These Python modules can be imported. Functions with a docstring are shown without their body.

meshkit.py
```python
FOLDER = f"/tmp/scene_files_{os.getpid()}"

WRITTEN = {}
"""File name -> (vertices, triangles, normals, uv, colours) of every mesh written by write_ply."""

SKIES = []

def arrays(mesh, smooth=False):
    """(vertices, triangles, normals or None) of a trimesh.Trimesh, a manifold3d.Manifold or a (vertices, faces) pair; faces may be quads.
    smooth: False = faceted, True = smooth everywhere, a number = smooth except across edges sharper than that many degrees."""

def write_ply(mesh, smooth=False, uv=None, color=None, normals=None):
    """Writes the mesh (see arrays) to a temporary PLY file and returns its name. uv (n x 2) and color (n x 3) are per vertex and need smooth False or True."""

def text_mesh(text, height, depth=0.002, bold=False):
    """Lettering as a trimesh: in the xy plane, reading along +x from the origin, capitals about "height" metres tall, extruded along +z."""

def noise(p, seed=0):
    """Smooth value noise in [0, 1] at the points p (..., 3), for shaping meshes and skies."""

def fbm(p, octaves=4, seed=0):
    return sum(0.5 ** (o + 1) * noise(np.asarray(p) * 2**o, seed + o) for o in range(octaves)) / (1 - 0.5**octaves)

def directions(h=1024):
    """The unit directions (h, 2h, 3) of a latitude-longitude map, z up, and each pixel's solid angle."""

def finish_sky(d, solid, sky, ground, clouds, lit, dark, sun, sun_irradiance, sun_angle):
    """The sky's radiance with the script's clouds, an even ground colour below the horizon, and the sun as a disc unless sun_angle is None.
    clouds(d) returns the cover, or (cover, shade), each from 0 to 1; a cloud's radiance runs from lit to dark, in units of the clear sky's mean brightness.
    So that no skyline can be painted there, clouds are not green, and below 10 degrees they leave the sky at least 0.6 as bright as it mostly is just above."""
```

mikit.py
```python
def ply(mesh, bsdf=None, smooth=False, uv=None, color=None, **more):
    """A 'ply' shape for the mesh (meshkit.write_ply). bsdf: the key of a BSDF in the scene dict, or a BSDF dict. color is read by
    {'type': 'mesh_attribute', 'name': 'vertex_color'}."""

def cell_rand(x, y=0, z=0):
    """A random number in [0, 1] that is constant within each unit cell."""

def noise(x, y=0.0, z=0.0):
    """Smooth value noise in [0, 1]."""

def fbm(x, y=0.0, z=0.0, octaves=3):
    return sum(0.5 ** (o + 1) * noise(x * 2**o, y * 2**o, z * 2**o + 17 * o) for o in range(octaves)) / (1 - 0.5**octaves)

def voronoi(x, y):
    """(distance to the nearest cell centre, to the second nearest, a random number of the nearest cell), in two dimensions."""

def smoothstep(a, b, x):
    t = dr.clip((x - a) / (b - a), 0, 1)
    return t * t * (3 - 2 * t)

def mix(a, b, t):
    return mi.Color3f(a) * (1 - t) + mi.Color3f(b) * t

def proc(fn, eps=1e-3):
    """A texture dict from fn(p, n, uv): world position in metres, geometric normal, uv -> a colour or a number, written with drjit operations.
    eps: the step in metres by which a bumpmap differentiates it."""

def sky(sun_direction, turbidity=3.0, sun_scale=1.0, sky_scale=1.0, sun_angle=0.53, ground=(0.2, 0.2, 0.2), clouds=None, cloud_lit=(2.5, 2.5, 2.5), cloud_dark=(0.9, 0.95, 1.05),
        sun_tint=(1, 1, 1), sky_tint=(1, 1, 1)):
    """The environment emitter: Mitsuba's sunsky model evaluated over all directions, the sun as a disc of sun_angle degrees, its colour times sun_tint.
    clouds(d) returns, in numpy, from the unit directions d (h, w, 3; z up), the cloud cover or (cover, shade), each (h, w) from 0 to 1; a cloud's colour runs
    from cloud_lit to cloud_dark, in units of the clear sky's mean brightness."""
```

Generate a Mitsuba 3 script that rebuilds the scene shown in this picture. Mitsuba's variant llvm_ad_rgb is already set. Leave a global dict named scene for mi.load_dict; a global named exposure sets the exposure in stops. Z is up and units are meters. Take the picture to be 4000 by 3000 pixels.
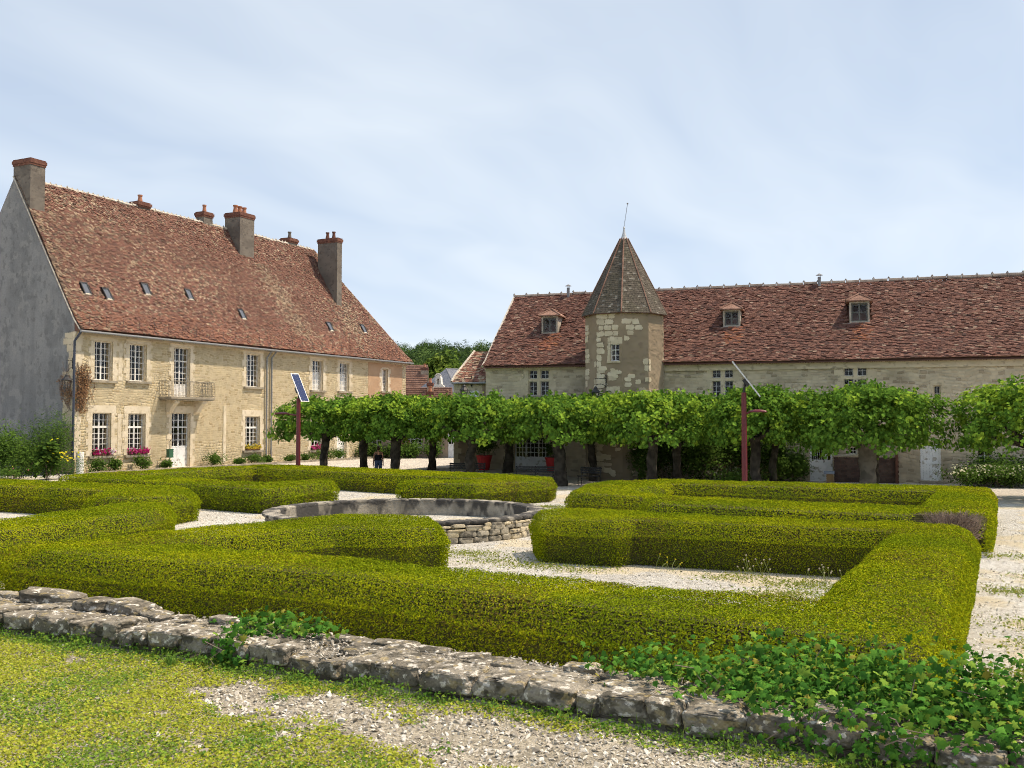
import math, numpy as np, trimesh, manifold3d as m3, mitsuba as mi, drjit as dr, mikit
from mikit import proc, noise, fbm, voronoi, cell_rand, smoothstep, mix
from meshkit import fbm as nfbm, noise as nnoise
from shapely.geometry import Polygon, Point, LineString
from shapely.ops import unary_union
from shapely import contains_xy

T = mi.ScalarTransform4f
scene, labels = {}, {}

# ---------------------------------------------------------------- camera, sky, exposure
EYE = 2.95
PITCH = 2.197
scene['camera'] = {
    'type': 'perspective', 'fov': 54.44, 'fov_axis': 'x', 'near_clip': 0.05, 'far_clip': 6000.0,
    'to_world': T().look_at(origin=[0, 0, EYE], target=[0, 10, EYE + 10 * math.tan(math.radians(PITCH))], up=[0, 0, 1]),
}
SUN = (1.267, 0.191, 2.25)
exposure = 1.9


def cirrus(d):
    x, y, z = d[..., 0], d[..., 1], np.maximum(d[..., 2], 0.02)
    q = np.stack([x / (z + 0.12), y / (z + 0.12), 0 * z], -1)
    a = math.radians(62)
    r = np.stack([q[..., 0] * math.cos(a) + q[..., 1] * math.sin(a), -q[..., 0] * math.sin(a) + q[..., 1] * math.cos(a), 0 * z], -1)
    w = nfbm(r * 0.9, 3, 5)[..., None] - 0.5
    streak = nfbm(r * np.array([0.55, 2.6, 1]) + w * 1.3, 5, 11)
    broad = nfbm(r * np.array([0.35, 0.7, 1]) + 7.3, 4, 23)
    c = np.clip((broad * 0.6 + streak * 0.6 - 0.36) * 1.7, 0, 1)
    return 0.40 + 0.50 * c, 0.22 * np.clip(1 - streak, 0, 1)


scene['sky'] = mikit.sky(SUN, turbidity=3.0, clouds=cirrus, cloud_lit=(2.78, 2.96, 3.06), cloud_dark=(2.0, 2.25, 2.5))

# ---------------------------------------------------------------- naming
_used = {}


def _key(base):
    n = _used.get(base, -1) + 1
    _used[base] = n
    return base if n == 0 else f'{base}_{n:03d}'


def thing(base, label, cat, group=None, kind=None):
    k = _key(base)
    labels[k] = {'label': label, 'category': cat}
    if group:
        labels[k]['group'] = group
    if kind:
        labels[k]['kind'] = kind
    return k


def setting(base):
    k = _key(base)
    labels[k] = {'kind': 'structure'}
    return k


def part(parent, base, label=None, kind=None):
    k = _key(f'{parent}__{base}')
    if label or kind:
        labels[k] = {}
        if label:
            labels[k]['label'] = label
        if kind:
            labels[k]['kind'] = kind
    return k


# ---------------------------------------------------------------- geometry helpers
class Fr:
    """A wall's own frame: s along it, d outward from it, z up."""

    def __init__(self, o, d, n):
        self.o = np.array(o, float)
        self.d = np.array(d, float) / np.linalg.norm(d)
        self.n = np.array(n, float) / np.linalg.norm(n)
        self.flip = self.d[0] * self.n[1] - self.d[1] * self.n[0] < 0

    def P(self, s, d, z):
        s, d, z = np.broadcast_arrays(np.asarray(s, float), np.asarray(d, float), np.asarray(z, float))
        xy = self.o + s[..., None] * self.d + d[..., None] * self.n
        return np.concatenate([xy, z[..., None]], -1)


WORLD = Fr((0, 0), (1, 0), (0, 1))


class MB:
    def __init__(self):
        self.v, self.f, self.c, self.n = [], [], [], 0

    def add(self, v, f, c=None):
        v, f = np.asarray(v, float).reshape(-1, 3), np.asarray(f, int)
        if f.shape[1] == 4:
            f = np.vstack([f[:, [0, 1, 2]], f[:, [0, 2, 3]]])
        self.v.append(v)
        self.f.append(f + self.n)
        self.c.append(np.broadcast_to(np.asarray(c if c is not None else (0.5, 0.5, 0.5), float), (len(v), 3)))
        self.n += len(v)
        return self

    def box(self, F, s0, s1, d0, d1, z0, z1, c=None):
        S = np.array([s0, s1, s1, s0, s0, s1, s1, s0])
        D = np.array([d0, d0, d1, d1, d0, d0, d1, d1])
        Z = np.array([z0] * 4 + [z1] * 4)
        f = np.array([[0, 3, 2, 1], [4, 5, 6, 7], [0, 1, 5, 4], [1, 2, 6, 5], [2, 3, 7, 6], [3, 0, 4, 7]])
        if F.flip:
            f = f[:, ::-1]
        return self.add(F.P(S, D, Z), f, c)

    def mesh(self, m, c=None):
        if hasattr(m, 'to_mesh'):
            q = m.to_mesh()
            return self.add(q.vert_properties[:, :3], q.tri_verts, c)
        return self.add(m.vertices, m.faces, c)

    def tube(self, pts, r, k=8, c=None):
        p = np.asarray(pts, float)
        r = np.broadcast_to(np.asarray(r, float), (len(p),))
        t = np.gradient(p, axis=0)
        t /= np.linalg.norm(t, axis=1, keepdims=True) + 1e-12
        ref = np.array([0, 0, 1.0]) if np.abs(t[:, 2]).mean() < 0.8 else np.array([1.0, 0, 0])
        a = np.cross(t, ref)
        a /= np.linalg.norm(a, axis=1, keepdims=True) + 1e-12
        b = np.cross(t, a)
        g = np.arange(k) * 2 * np.pi / k
        v = p[:, None] + r[:, None, None] * (np.cos(g)[None, :, None] * a[:, None] + np.sin(g)[None, :, None] * b[:, None])
        i, j = np.meshgrid(np.arange(len(p) - 1), np.arange(k), indexing='ij')
        q = np.stack([i * k + j, i * k + (j + 1) % k, (i + 1) * k + (j + 1) % k, (i + 1) * k + j], -1).reshape(-1, 4)[:, ::-1]
        v = np.vstack([v.reshape(-1, 3), p[:1], p[-1:]])
        n = len(p) * k
        q = np.vstack([q[:, [0, 1, 2]], q[:, [0, 2, 3]]])
        jj = np.arange(k)
        caps = np.vstack([np.stack([np.full(k, n), jj, (jj + 1) % k], 1), np.stack([np.full(k, n + 1), (len(p) - 1) * k + (jj + 1) % k, (len(p) - 1) * k + jj], 1)])
        return self.add(v, np.vstack([q, caps]), c)

    def lathe(self, base, prof, k=16, c=None):
        """prof: (radius, height) pairs from the bottom up, about the vertical through base."""
        g = np.arange(k) * 2 * np.pi / k
        v = np.array([[base[0] + r * math.cos(a), base[1] + r * math.sin(a), base[2] + z] for r, z in prof for a in g])
        i, j = np.meshgrid(np.arange(len(prof) - 1), np.arange(k), indexing='ij')
        q = np.stack([i * k + j, i * k + (j + 1) % k, (i + 1) * k + (j + 1) % k, (i + 1) * k + j], -1).reshape(-1, 4)
        return self.add(v, q, c)

    def arr(self):
        return np.vstack(self.v), np.vstack(self.f), np.vstack(self.c)

    def put(self, key, bsdf, smooth=False, color=False):
        v, f, c = self.arr()
        scene[key] = mikit.ply((v, f), bsdf, smooth, color=c if color else None)
        return key


def mbox(F, s0, s1, d0, d1, z0, z1):
    return MB().box(F, s0, s1, d0, d1, z0, z1)


def man(F, s0, s1, d0, d1, z0, z1):
    v, f, _ = mbox(F, s0, s1, d0, d1, z0, z1).arr()
    return m3.Manifold(m3.Mesh(v.astype(np.float32), f.astype(np.uint32)))


def prism(F, sz, d0, d1):
    """A polygon in the (s, z) plane of F extruded from d0 to d1, as a Manifold."""
    cs = m3.CrossSection([np.array(sz, float)])
    if cs.area() < 0 or Polygon(sz).exterior.is_ccw is False:
        cs = m3.CrossSection([np.array(sz[::-1], float)])
    q = cs.extrude(1.0).to_mesh()
    v, f = q.vert_properties[:, :3], q.tri_verts
    w = F.P(v[:, 0], d0 + (d1 - d0) * v[:, 2], v[:, 1])
    t = trimesh.Trimesh(w, f, process=False)
    if t.volume < 0:
        f = f[:, ::-1]
    return m3.Manifold(m3.Mesh(w.astype(np.float32), f.astype(np.uint32)))


def unit(v):
    return v / (np.linalg.norm(v, axis=-1, keepdims=True) + 1e-12)


def leaves(P, N, size, rng, aspect=0.6, fold=0.25, droop=None):
    """Folded two-triangle leaves at P, facing N (both n x 3). Returns vertices and faces."""
    n = len(P)
    size = np.broadcast_to(np.asarray(size, float), (n,))[:, None]
    N = unit(N)
    t = np.cross(N, rng.normal(size=(n, 3)))
    t = unit(t)
    if droop is not None:
        t = unit(t + np.array(droop))
        t = unit(t - N * (t * N).sum(1, keepdims=True) * 0.5)
    b = unit(np.cross(N, t))
    v = np.stack([P - t * size * 0.5, P + b * size * aspect * 0.5 + N * size * fold * 0.5 - t * size * 0.08, P + t * size * 0.5, P - b * size * aspect * 0.5 + N * size * fold * 0.5 - t * size * 0.08], 1).reshape(-1, 3)
    i = np.arange(n)[:, None] * 4
    return v, np.vstack([i + np.array([[0, 1, 2]]), i + np.array([[0, 2, 3]])])


def tint(n, cols, rng, jitter=0.12, rep=4):
    """A colour per leaf drawn from cols, repeated for its vertices."""
    c = np.asarray(cols, float)[rng.integers(0, len(cols), n)] * (1 + jitter * rng.normal(size=(n, 1)))
    return np.repeat(np.clip(c, 0.002, 0.95), rep, 0)


def rock(rng, sx, sy, sz, sub=2, rough=0.1, block=0.55):
    """A blocky stone about the origin with the given half sizes."""
    m = trimesh.creation.icosphere(subdivisions=sub)
    v = np.array(m.vertices)
    v = np.sign(v) * np.abs(v) ** block
    v /= np.abs(v).max(0)
    o = rng.random(3) * 50
    v = v * (1 + rough * 2 * (nfbm(v * 1.6 + o, 3)[:, None] - 0.5)) + 0.45 * rough * (np.stack([nnoise(v * 4 + o + k * 9) for k in range(3)], -1) - 0.5) + 0.25 * rough * (np.stack([nnoise(v * 10 + o + k * 5) for k in range(3)], -1) - 0.5)
    return v * [sx, sy, sz], np.array(m.faces)


# ---------------------------------------------------------------- materials
def rgb(*c):
    return {'type': 'rgb', 'value': list(c)}


VC = {'type': 'mesh_attribute', 'name': 'vertex_color'}


def mat(name, color, rough=0.8, spec=0.3, bump=None, bscale=0.01, metallic=0.0, two=True, eps=1e-3, **more):
    c = color if isinstance(color, dict) else rgb(*color)
    b = {'type': 'principled', 'base_color': c, 'roughness': rough, 'specular': spec, 'metallic': metallic, **more}
    if bump is not None:
        b = {'type': 'bumpmap', 'tex': proc(bump, eps), 'bsdf': b, 'scale': bscale}
    scene[name] = {'type': 'twosided', 'bsdf': b} if two else b
    return name


def leafmat(name, trans=0.6, rough=0.45, spec=0.4):
    scene[name] = {'type': 'principledthin', 'base_color': VC, 'roughness': rough, 'spec_trans': 0.0, 'diff_trans': trans, 'eta': 1.4}
    return name


def rubble(o, d, c1, c2, c3, mortar, rh=0.15, rw=0.30, stain=0.0):
    """Far-off coursed rubble masonry on a wall that runs along d from o."""
    ox, oy, dx, dy = float(o[0]), float(o[1]), float(d[0]), float(d[1])

    def cells(p):
        a = (p.x - ox) * dx + (p.y - oy) * dy
        z = p.z
        w = noise(a * 1.6, z * 1.6, 3.0) - 0.5
        zz = z / rh + 1.5 * w + 1.2 * noise(a * 0.7, z * 0.3, 9.0)
        row = dr.floor(zz)
        aa = a / rw * (0.7 + 0.6 * cell_rand(row, 5)) + cell_rand(row, 8) * 9 + 0.5 * noise(a * 2.1, z * 2.1, 7.0)
        cell = dr.floor(aa)
        fx, fz = aa - cell, zz - row
        e = dr.minimum(dr.minimum(fx, 1 - fx) * rw / rh, dr.minimum(fz, 1 - fz))
        return a, z, row, cell, e

    def col(p, n, uv):
        a, z, row, cell, e = cells(p)
        r = cell_rand(cell, row, 2)
        k = mix(mix(c1, c2, smoothstep(0.15, 0.6, r)), c3, smoothstep(0.82, 0.95, r))
        k = mix(mortar, k, smoothstep(0.05, 0.16, e + 0.12 * (noise(a * 9, z * 9) - 0.5)))
        k = k * (0.84 + 0.3 * fbm(a * 3.2, z * 3.2, 1.0))
        if stain:
            k = k * (1 - stain * smoothstep(0.52, 0.72, fbm(a * 0.35, z * 0.5, 4.0)))
        return k

    def height(p, n, uv):
        a, z, row, cell, e = cells(p)
        return smoothstep(0.02, 0.25, e) * (0.6 + 0.4 * cell_rand(cell, row, 4)) + 0.35 * noise(a * 14, z * 14)

    return proc(col), height


def mottled(c1, c2, f=1.0, c3=None, f3=8.0):
    def col(p, n, uv):
        k = mix(c1, c2, smoothstep(0.32, 0.68, fbm(p.x * f, p.y * f, p.z * f, 4)))
        if c3 is not None:
            k = mix(k, c3, smoothstep(0.58, 0.75, fbm(p.x * f3, p.y * f3, p.z * f3 + 5, 3)))
        return k
    return proc(col)


def grain(f):
    return lambda p, n, uv: fbm(p.x * f, p.y * f, p.z * f, 3)


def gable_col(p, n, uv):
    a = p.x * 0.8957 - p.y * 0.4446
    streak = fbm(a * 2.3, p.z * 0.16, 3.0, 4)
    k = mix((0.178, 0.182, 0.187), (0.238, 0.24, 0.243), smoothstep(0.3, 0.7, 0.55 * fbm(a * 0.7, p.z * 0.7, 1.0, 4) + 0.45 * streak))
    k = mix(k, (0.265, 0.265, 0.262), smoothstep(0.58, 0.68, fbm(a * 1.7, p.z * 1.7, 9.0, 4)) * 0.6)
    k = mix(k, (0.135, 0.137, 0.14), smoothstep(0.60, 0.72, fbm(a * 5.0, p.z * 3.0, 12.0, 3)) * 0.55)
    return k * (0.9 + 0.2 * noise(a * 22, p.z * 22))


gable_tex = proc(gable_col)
LB = Fr((-25.08, 57.0), (0.4446, 0.8957), (0.8957, -0.4446))   # the manor's front
RB = Fr((-1.56, 54.9), (0.952, -0.305), (-0.305, -0.952))      # the long range's front

tx, ht = rubble(LB.o, LB.d, (0.47, 0.385, 0.23), (0.54, 0.455, 0.295), (0.40, 0.31, 0.175), (0.585, 0.51, 0.36), 0.16, 0.34)
mat('wall_cream', tx, 0.9, 0.2, ht, 0.055, eps=5e-3)
tx, ht = rubble(RB.o, RB.d, (0.50, 0.425, 0.30), (0.58, 0.505, 0.37), (0.36, 0.295, 0.21), (0.54, 0.475, 0.355), 0.17, 0.36, 0.25)
mat('wall_beige', tx, 0.9, 0.2, ht, 0.05, eps=5e-3)
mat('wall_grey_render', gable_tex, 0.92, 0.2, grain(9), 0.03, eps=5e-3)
mat('wall_tan_render', mottled((0.265, 0.208, 0.145), (0.32, 0.255, 0.18), 0.8, (0.22, 0.175, 0.125), 2.6), 0.92, 0.2, grain(7), 0.07, eps=5e-3)
mat('wall_pink_render', mottled((0.42, 0.28, 0.175), (0.47, 0.33, 0.215), 0.8), 0.92, 0.2, grain(9), 0.008, eps=5e-3)
mat('ashlar', mottled((0.58, 0.505, 0.37), (0.66, 0.585, 0.45), 1.3, (0.50, 0.42, 0.29), 5.0), 0.88, 0.25, grain(11), 0.006, eps=5e-3)
mat('ashlar_dull', mottled((0.48, 0.415, 0.295), (0.56, 0.49, 0.36), 1.3, (0.38, 0.325, 0.23), 5.0), 0.88, 0.25, grain(11), 0.008, eps=5e-3)
mat('sill_stone', mottled((0.24, 0.21, 0.165), (0.34, 0.30, 0.23), 3.0), 0.9, 0.2)
mat('chimney_render', mottled((0.135, 0.12, 0.105), (0.185, 0.165, 0.142), 1.2, (0.12, 0.105, 0.092), 4.0), 0.95, 0.15, grain(9), 0.02, eps=5e-3)
mat('brick', mottled((0.13, 0.06, 0.046), (0.175, 0.085, 0.062), 5.0), 0.9, 0.2)
mat('terracotta', mottled((0.33, 0.14, 0.08), (0.40, 0.185, 0.11), 4.0), 0.8, 0.3)
mat('tile', VC, 0.85, 0.25)
mat('roof_deck', (0.16, 0.09, 0.07), 0.9, 0.2)
mat('mortar', mottled((0.42, 0.38, 0.32), (0.55, 0.51, 0.44), 4.0), 0.9, 0.2)
mat('zinc', (0.19, 0.195, 0.205), 0.45, 0.5)
mat('lead', (0.42, 0.44, 0.47), 0.4, 0.5)
mat('white_paint', mottled((0.70, 0.69, 0.66), (0.78, 0.77, 0.75), 2.0), 0.5, 0.4)
mat('worn_white_paint', mottled((0.66, 0.68, 0.70), (0.74, 0.76, 0.78), 2.0, (0.40, 0.38, 0.34), 6.0), 0.6, 0.35)
mat('grey_paint', (0.34, 0.34, 0.32), 0.6, 0.3)
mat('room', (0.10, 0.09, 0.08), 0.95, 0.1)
mat('curtain', (0.75, 0.75, 0.74), 0.95, 0.1)
mat('iron', (0.025, 0.025, 0.027), 0.55, 0.4)
mat('railing_paint', mottled((0.16, 0.145, 0.115), (0.24, 0.215, 0.17), 7.0), 0.7, 0.3)
mat('red_post_paint', (0.125, 0.016, 0.024), 0.42, 0.5)
mat('red_pot', (0.50, 0.028, 0.03), 0.5, 0.4)
mat('aluminium', (0.62, 0.63, 0.65), 0.35, 0.5)
mat('solar_cell', (0.025, 0.04, 0.12), 0.05, 0.5)
mat('green_paint', (0.035, 0.11, 0.06), 0.5, 0.4)
mat('cardboard', (0.33, 0.23, 0.13), 0.9, 0.2)
mat('blue_grey_plastic', (0.25, 0.31, 0.42), 0.5, 0.4)
mat('wood_dark', mottled((0.10, 0.05, 0.036), (0.16, 0.085, 0.06), 3.0), 0.9, 0.2)
mat('bark', mottled((0.035, 0.03, 0.025), (0.075, 0.065, 0.052), 5.0, (0.10, 0.09, 0.072), 2.2), 0.95, 0.15, lambda p, n, uv: fbm(p.x * 14, p.y * 14, p.z * 3, 3), 0.04, eps=4e-3)
mat('bark_pale', mottled((0.12, 0.105, 0.085), (0.19, 0.17, 0.14), 4.0, (0.11, 0.10, 0.08), 2.2), 0.95, 0.15, lambda p, n, uv: fbm(p.x * 14, p.y * 14, p.z * 3, 3), 0.03, eps=4e-3)
mat('slate', mottled((0.075, 0.09, 0.125), (0.11, 0.125, 0.16), 3.0), 0.6, 0.4)
mat('slate_bright', mottled((0.20, 0.215, 0.235), (0.26, 0.275, 0.30), 2.0), 0.55, 0.4)
mat('stone_pale', mottled((0.48, 0.46, 0.42), (0.58, 0.56, 0.52), 3.0), 0.85, 0.2)
mat('far_tile', mottled((0.20, 0.115, 0.085), (0.28, 0.17, 0.13), 2.0, (0.16, 0.095, 0.075), 6.0), 0.9, 0.2)
mat('far_render', mottled((0.30, 0.24, 0.185), (0.36, 0.30, 0.23), 0.8), 0.9, 0.2)
mat('wing_render', mottled((0.27, 0.21, 0.16), (0.33, 0.265, 0.205), 0.8), 0.9, 0.2)
leafmat('hedge_leaf', 0.15, 0.5)
leafmat('tree_leaf', 0.42, 0.28)
scene['tree_leaf']['eta'] = 1.5
leafmat('weed_leaf', 0.7, 0.5)
leafmat('ivy_leaf', 0.3, 0.22)
scene['ivy_leaf']['eta'] = 1.6
leafmat('petal', 0.7, 0.5)
mat('hedge_body', mottled((0.075, 0.07, 0.032), (0.10, 0.095, 0.04), 6.0), 0.95, 0.1)
mat('twig', (0.21, 0.16, 0.13), 0.9, 0.2)
mat('dry_leaf', VC, 0.9, 0.2)
mat('hill_ground', (0.03, 0.045, 0.015), 0.95, 0.1)
mat('skin', (0.42, 0.24, 0.16), 0.6, 0.3)
mat('hair', (0.045, 0.025, 0.015), 0.6, 0.3)
mat('dark_top', (0.015, 0.015, 0.022), 0.8, 0.2)
mat('denim', (0.07, 0.10, 0.18), 0.85, 0.2)
scene['glass'] = {'type': 'thindielectric', 'int_ior': 1.25}
mat('skylight_glass', (0.10, 0.11, 0.13), 0.12, 0.8)
mat('downpipe_dark', (0.05, 0.058, 0.085), 0.5, 0.4)
mat('casement_paint', (0.48, 0.49, 0.50), 0.6, 0.3)
mat('dormer_paint', mottled((0.34, 0.31, 0.26), (0.44, 0.40, 0.34), 4.0), 0.8, 0.2)
mat('dormer_window_paint', (0.13, 0.135, 0.125), 0.7, 0.3)
mat('ridge_grey', mottled((0.20, 0.165, 0.145), (0.30, 0.26, 0.225), 4.0), 0.9, 0.2)
mat('tower_stone', mottled((0.54, 0.47, 0.34), (0.62, 0.55, 0.42), 2.5), 0.9, 0.2)
mat('tower_stone_pale', mottled((0.45, 0.38, 0.27), (0.53, 0.46, 0.34), 2.5), 0.9, 0.2)
mat('old_brick', mottled((0.078, 0.058, 0.052), (0.11, 0.08, 0.07), 5.0), 0.9, 0.2)
mat('old_brick_dark', mottled((0.06, 0.043, 0.042), (0.09, 0.06, 0.055), 5.0), 0.9, 0.2)
# ---------------------------------------------------------------- ground
GU = np.array([math.cos(math.radians(26.2)), -math.sin(math.radians(26.2))])   # garden axes: along the rows
GV = np.array([math.sin(math.radians(26.2)), math.cos(math.radians(26.2))])    # and away from the terrace


def uv(pts):
    p = np.asarray(pts, float)
    return p[..., :1] * GU + p[..., 1:] * GV


def sm(a, b, x):
    t = np.clip((x - a) / (b - a), 0, 1)
    return t * t * (3 - 2 * t)


def gz(x, y):
    """Height of the courtyard: level, rising to the doorstep at the left end of the long range."""
    x, y = np.asarray(x, float), np.asarray(y, float)
    s = (x - RB.o[0]) * RB.d[0] + (y - RB.o[1]) * RB.d[1]
    d = (x - RB.o[0]) * RB.n[0] + (y - RB.o[1]) * RB.n[1]
    return 0.40 * (1 - sm(0.6, 6.0, d)) * (1 - sm(3.8, 5.2, s)) * sm(-9, -2, s) + 0.04 * (nfbm(np.stack([x * 0.3, y * 0.3, 0 * x], -1), 3) - 0.5)


def ground_col(p, n, uv_):
    u = p.x * float(GU[0]) + p.y * float(GU[1])
    v = p.x * float(GV[0]) + p.y * float(GV[1])
    f1, f2, r = voronoi(p.x * 28, p.y * 28)
    g1, g2, r2 = voronoi(p.x * 11 + 3, p.y * 11)
    big = fbm(p.x * 0.35, p.y * 0.35, 2.0, 4)
    gravel = mix((0.38, 0.366, 0.33), (0.56, 0.546, 0.505), r)
    gravel = mix(gravel, (0.33, 0.305, 0.25), smoothstep(0.6, 0.95, r2) * 0.75)
    gravel = gravel * (0.70 + 0.42 * big)
    straw = mix((0.39, 0.335, 0.22), (0.49, 0.43, 0.305), r)
    worn = smoothstep(0.44, 0.62, fbm(p.x * 0.9, p.y * 0.9, 6.0, 4) + 0.25 * smoothstep(-0.5, 1.6, u) - 0.05)
    earth = mix(gravel, straw, worn * 0.75)
    paved = mix((0.40, 0.36, 0.305), (0.47, 0.43, 0.37), fbm(p.x * 1.2, p.y * 1.2, 1.0)) * (0.9 + 0.2 * r)
    k = mix(earth, paved, smoothstep(39.5, 43.0, v + 1.2 * (fbm(p.x * 0.7, p.y * 0.7, 8.0) - 0.5)))
    far = smoothstep(95.0, 140.0, p.y)
    return mix(k, (0.10, 0.13, 0.05), far)


def ground_h(p, n, uv_):
    f1, f2, r = voronoi(p.x * 28, p.y * 28)
    return (1 - f1) * (0.5 + 0.5 * r) + 0.6 * noise(p.x * 70, p.y * 70)


mat('gravel', proc(ground_col), 0.95, 0.15, ground_h, 0.018, two=False, eps=5e-3)

gx = np.concatenate([[-4000, -1200, -400, -150, -90], np.arange(-60, 60.1, 1.0), [90, 150, 400, 1200, 4000]])
gy = np.concatenate([[-3000, -600, -100, -20], np.arange(0, 95.1, 1.0), [110, 130, 160, 220, 400, 1200, 4500]])
X, Y = np.meshgrid(gx, gy)
Zg = gz(X, Y) * ((np.abs(X) < 60) & (Y > 0) & (Y < 95))
nx, ny = len(gx), len(gy)
i, j = np.meshgrid(np.arange(nx - 1), np.arange(ny - 1))
q = (j * nx + i)
scene[setting('ground')] = mikit.ply((np.stack([X, Y, Zg], -1).reshape(-1, 3), np.stack([q, q + 1, q + nx + 1, q + nx], -1).reshape(-1, 4)), 'gravel', True)

# ---------------------------------------------------------------- terrace in the foreground (1.35 m above the garden)
WA = np.array([-3.95, 7.68])                    # where the low wall's front foot enters the frame
WD = unit(np.array([0.878, -0.479]))            # its direction
WN = np.array([-WD[1], WD[0]])                  # towards the garden
LW = Fr(WA, WD, -WN)                            # d > 0 is the terrace side
TZ = 1.35


def terrace_z(t, d):
    q = np.stack([t * 0.8, d * 0.8, 0 * t], -1)
    return TZ + 0.07 * (nfbm(q, 3, 3) - 0.5) + 0.025 * (nfbm(q * 5, 3, 8) - 0.5) + 0.03 * np.exp(-np.maximum(d, 0) / 0.25)


def bare_np(t, d):
    """How bare of plants the terrace is, 0 to 1: a long gravelly streak and scattered scrapes."""
    q = np.stack([t, d, 0 * t], -1)
    w = nfbm(q * 0.9, 4, 31) - 0.5
    w2 = nfbm(q * 3.2, 3, 37) - 0.5
    streak = 0.92 * np.exp(-((d - (0.42 + 0.05 * (t - 2.5) + 0.8 * w)) / (0.24 + 0.15 * np.clip(t - 1.8, 0, 5))) ** 2) * sm(1.9, 2.9, t + 1.5 * w)
    right = sm(3.3, 5.2, t + 2.2 * w)
    return np.clip(sm(0.34, 0.60, np.maximum(streak, 0.80 * right) * 0.78 + 0.9 * w + 1.0 * w2 + 0.05) + sm(0.24, 0.34, w2 + 0.35 * w), 0, 1) * sm(0.02, 0.3, d)


rng = np.random.default_rng(5)
tt = np.concatenate([[-60, -25, -8], np.arange(-3, 13.01, 0.06), [20, 60]])
dd = np.concatenate([np.arange(-0.25, 6.01, 0.06), [9, 20, 60]])
TT, DD = np.meshgrid(tt, dd)
V = LW.P(TT, DD, terrace_z(TT, DD))
nx, ny = len(tt), len(dd)
i, j = np.meshgrid(np.arange(nx - 1), np.arange(ny - 1))
q = j * nx + i
faces = np.stack([q, q + nx, q + nx + 1, q + 1], -1).reshape(-1, 4)


def soil(p, n, uv_):
    f1, f2, r = voronoi(p.x * 60, p.y * 60)
    k = mix((0.20, 0.178, 0.135), (0.37, 0.335, 0.265), r)
    return k * (0.8 + 0.4 * fbm(p.x * 6, p.y * 6, 1.0))


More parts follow.
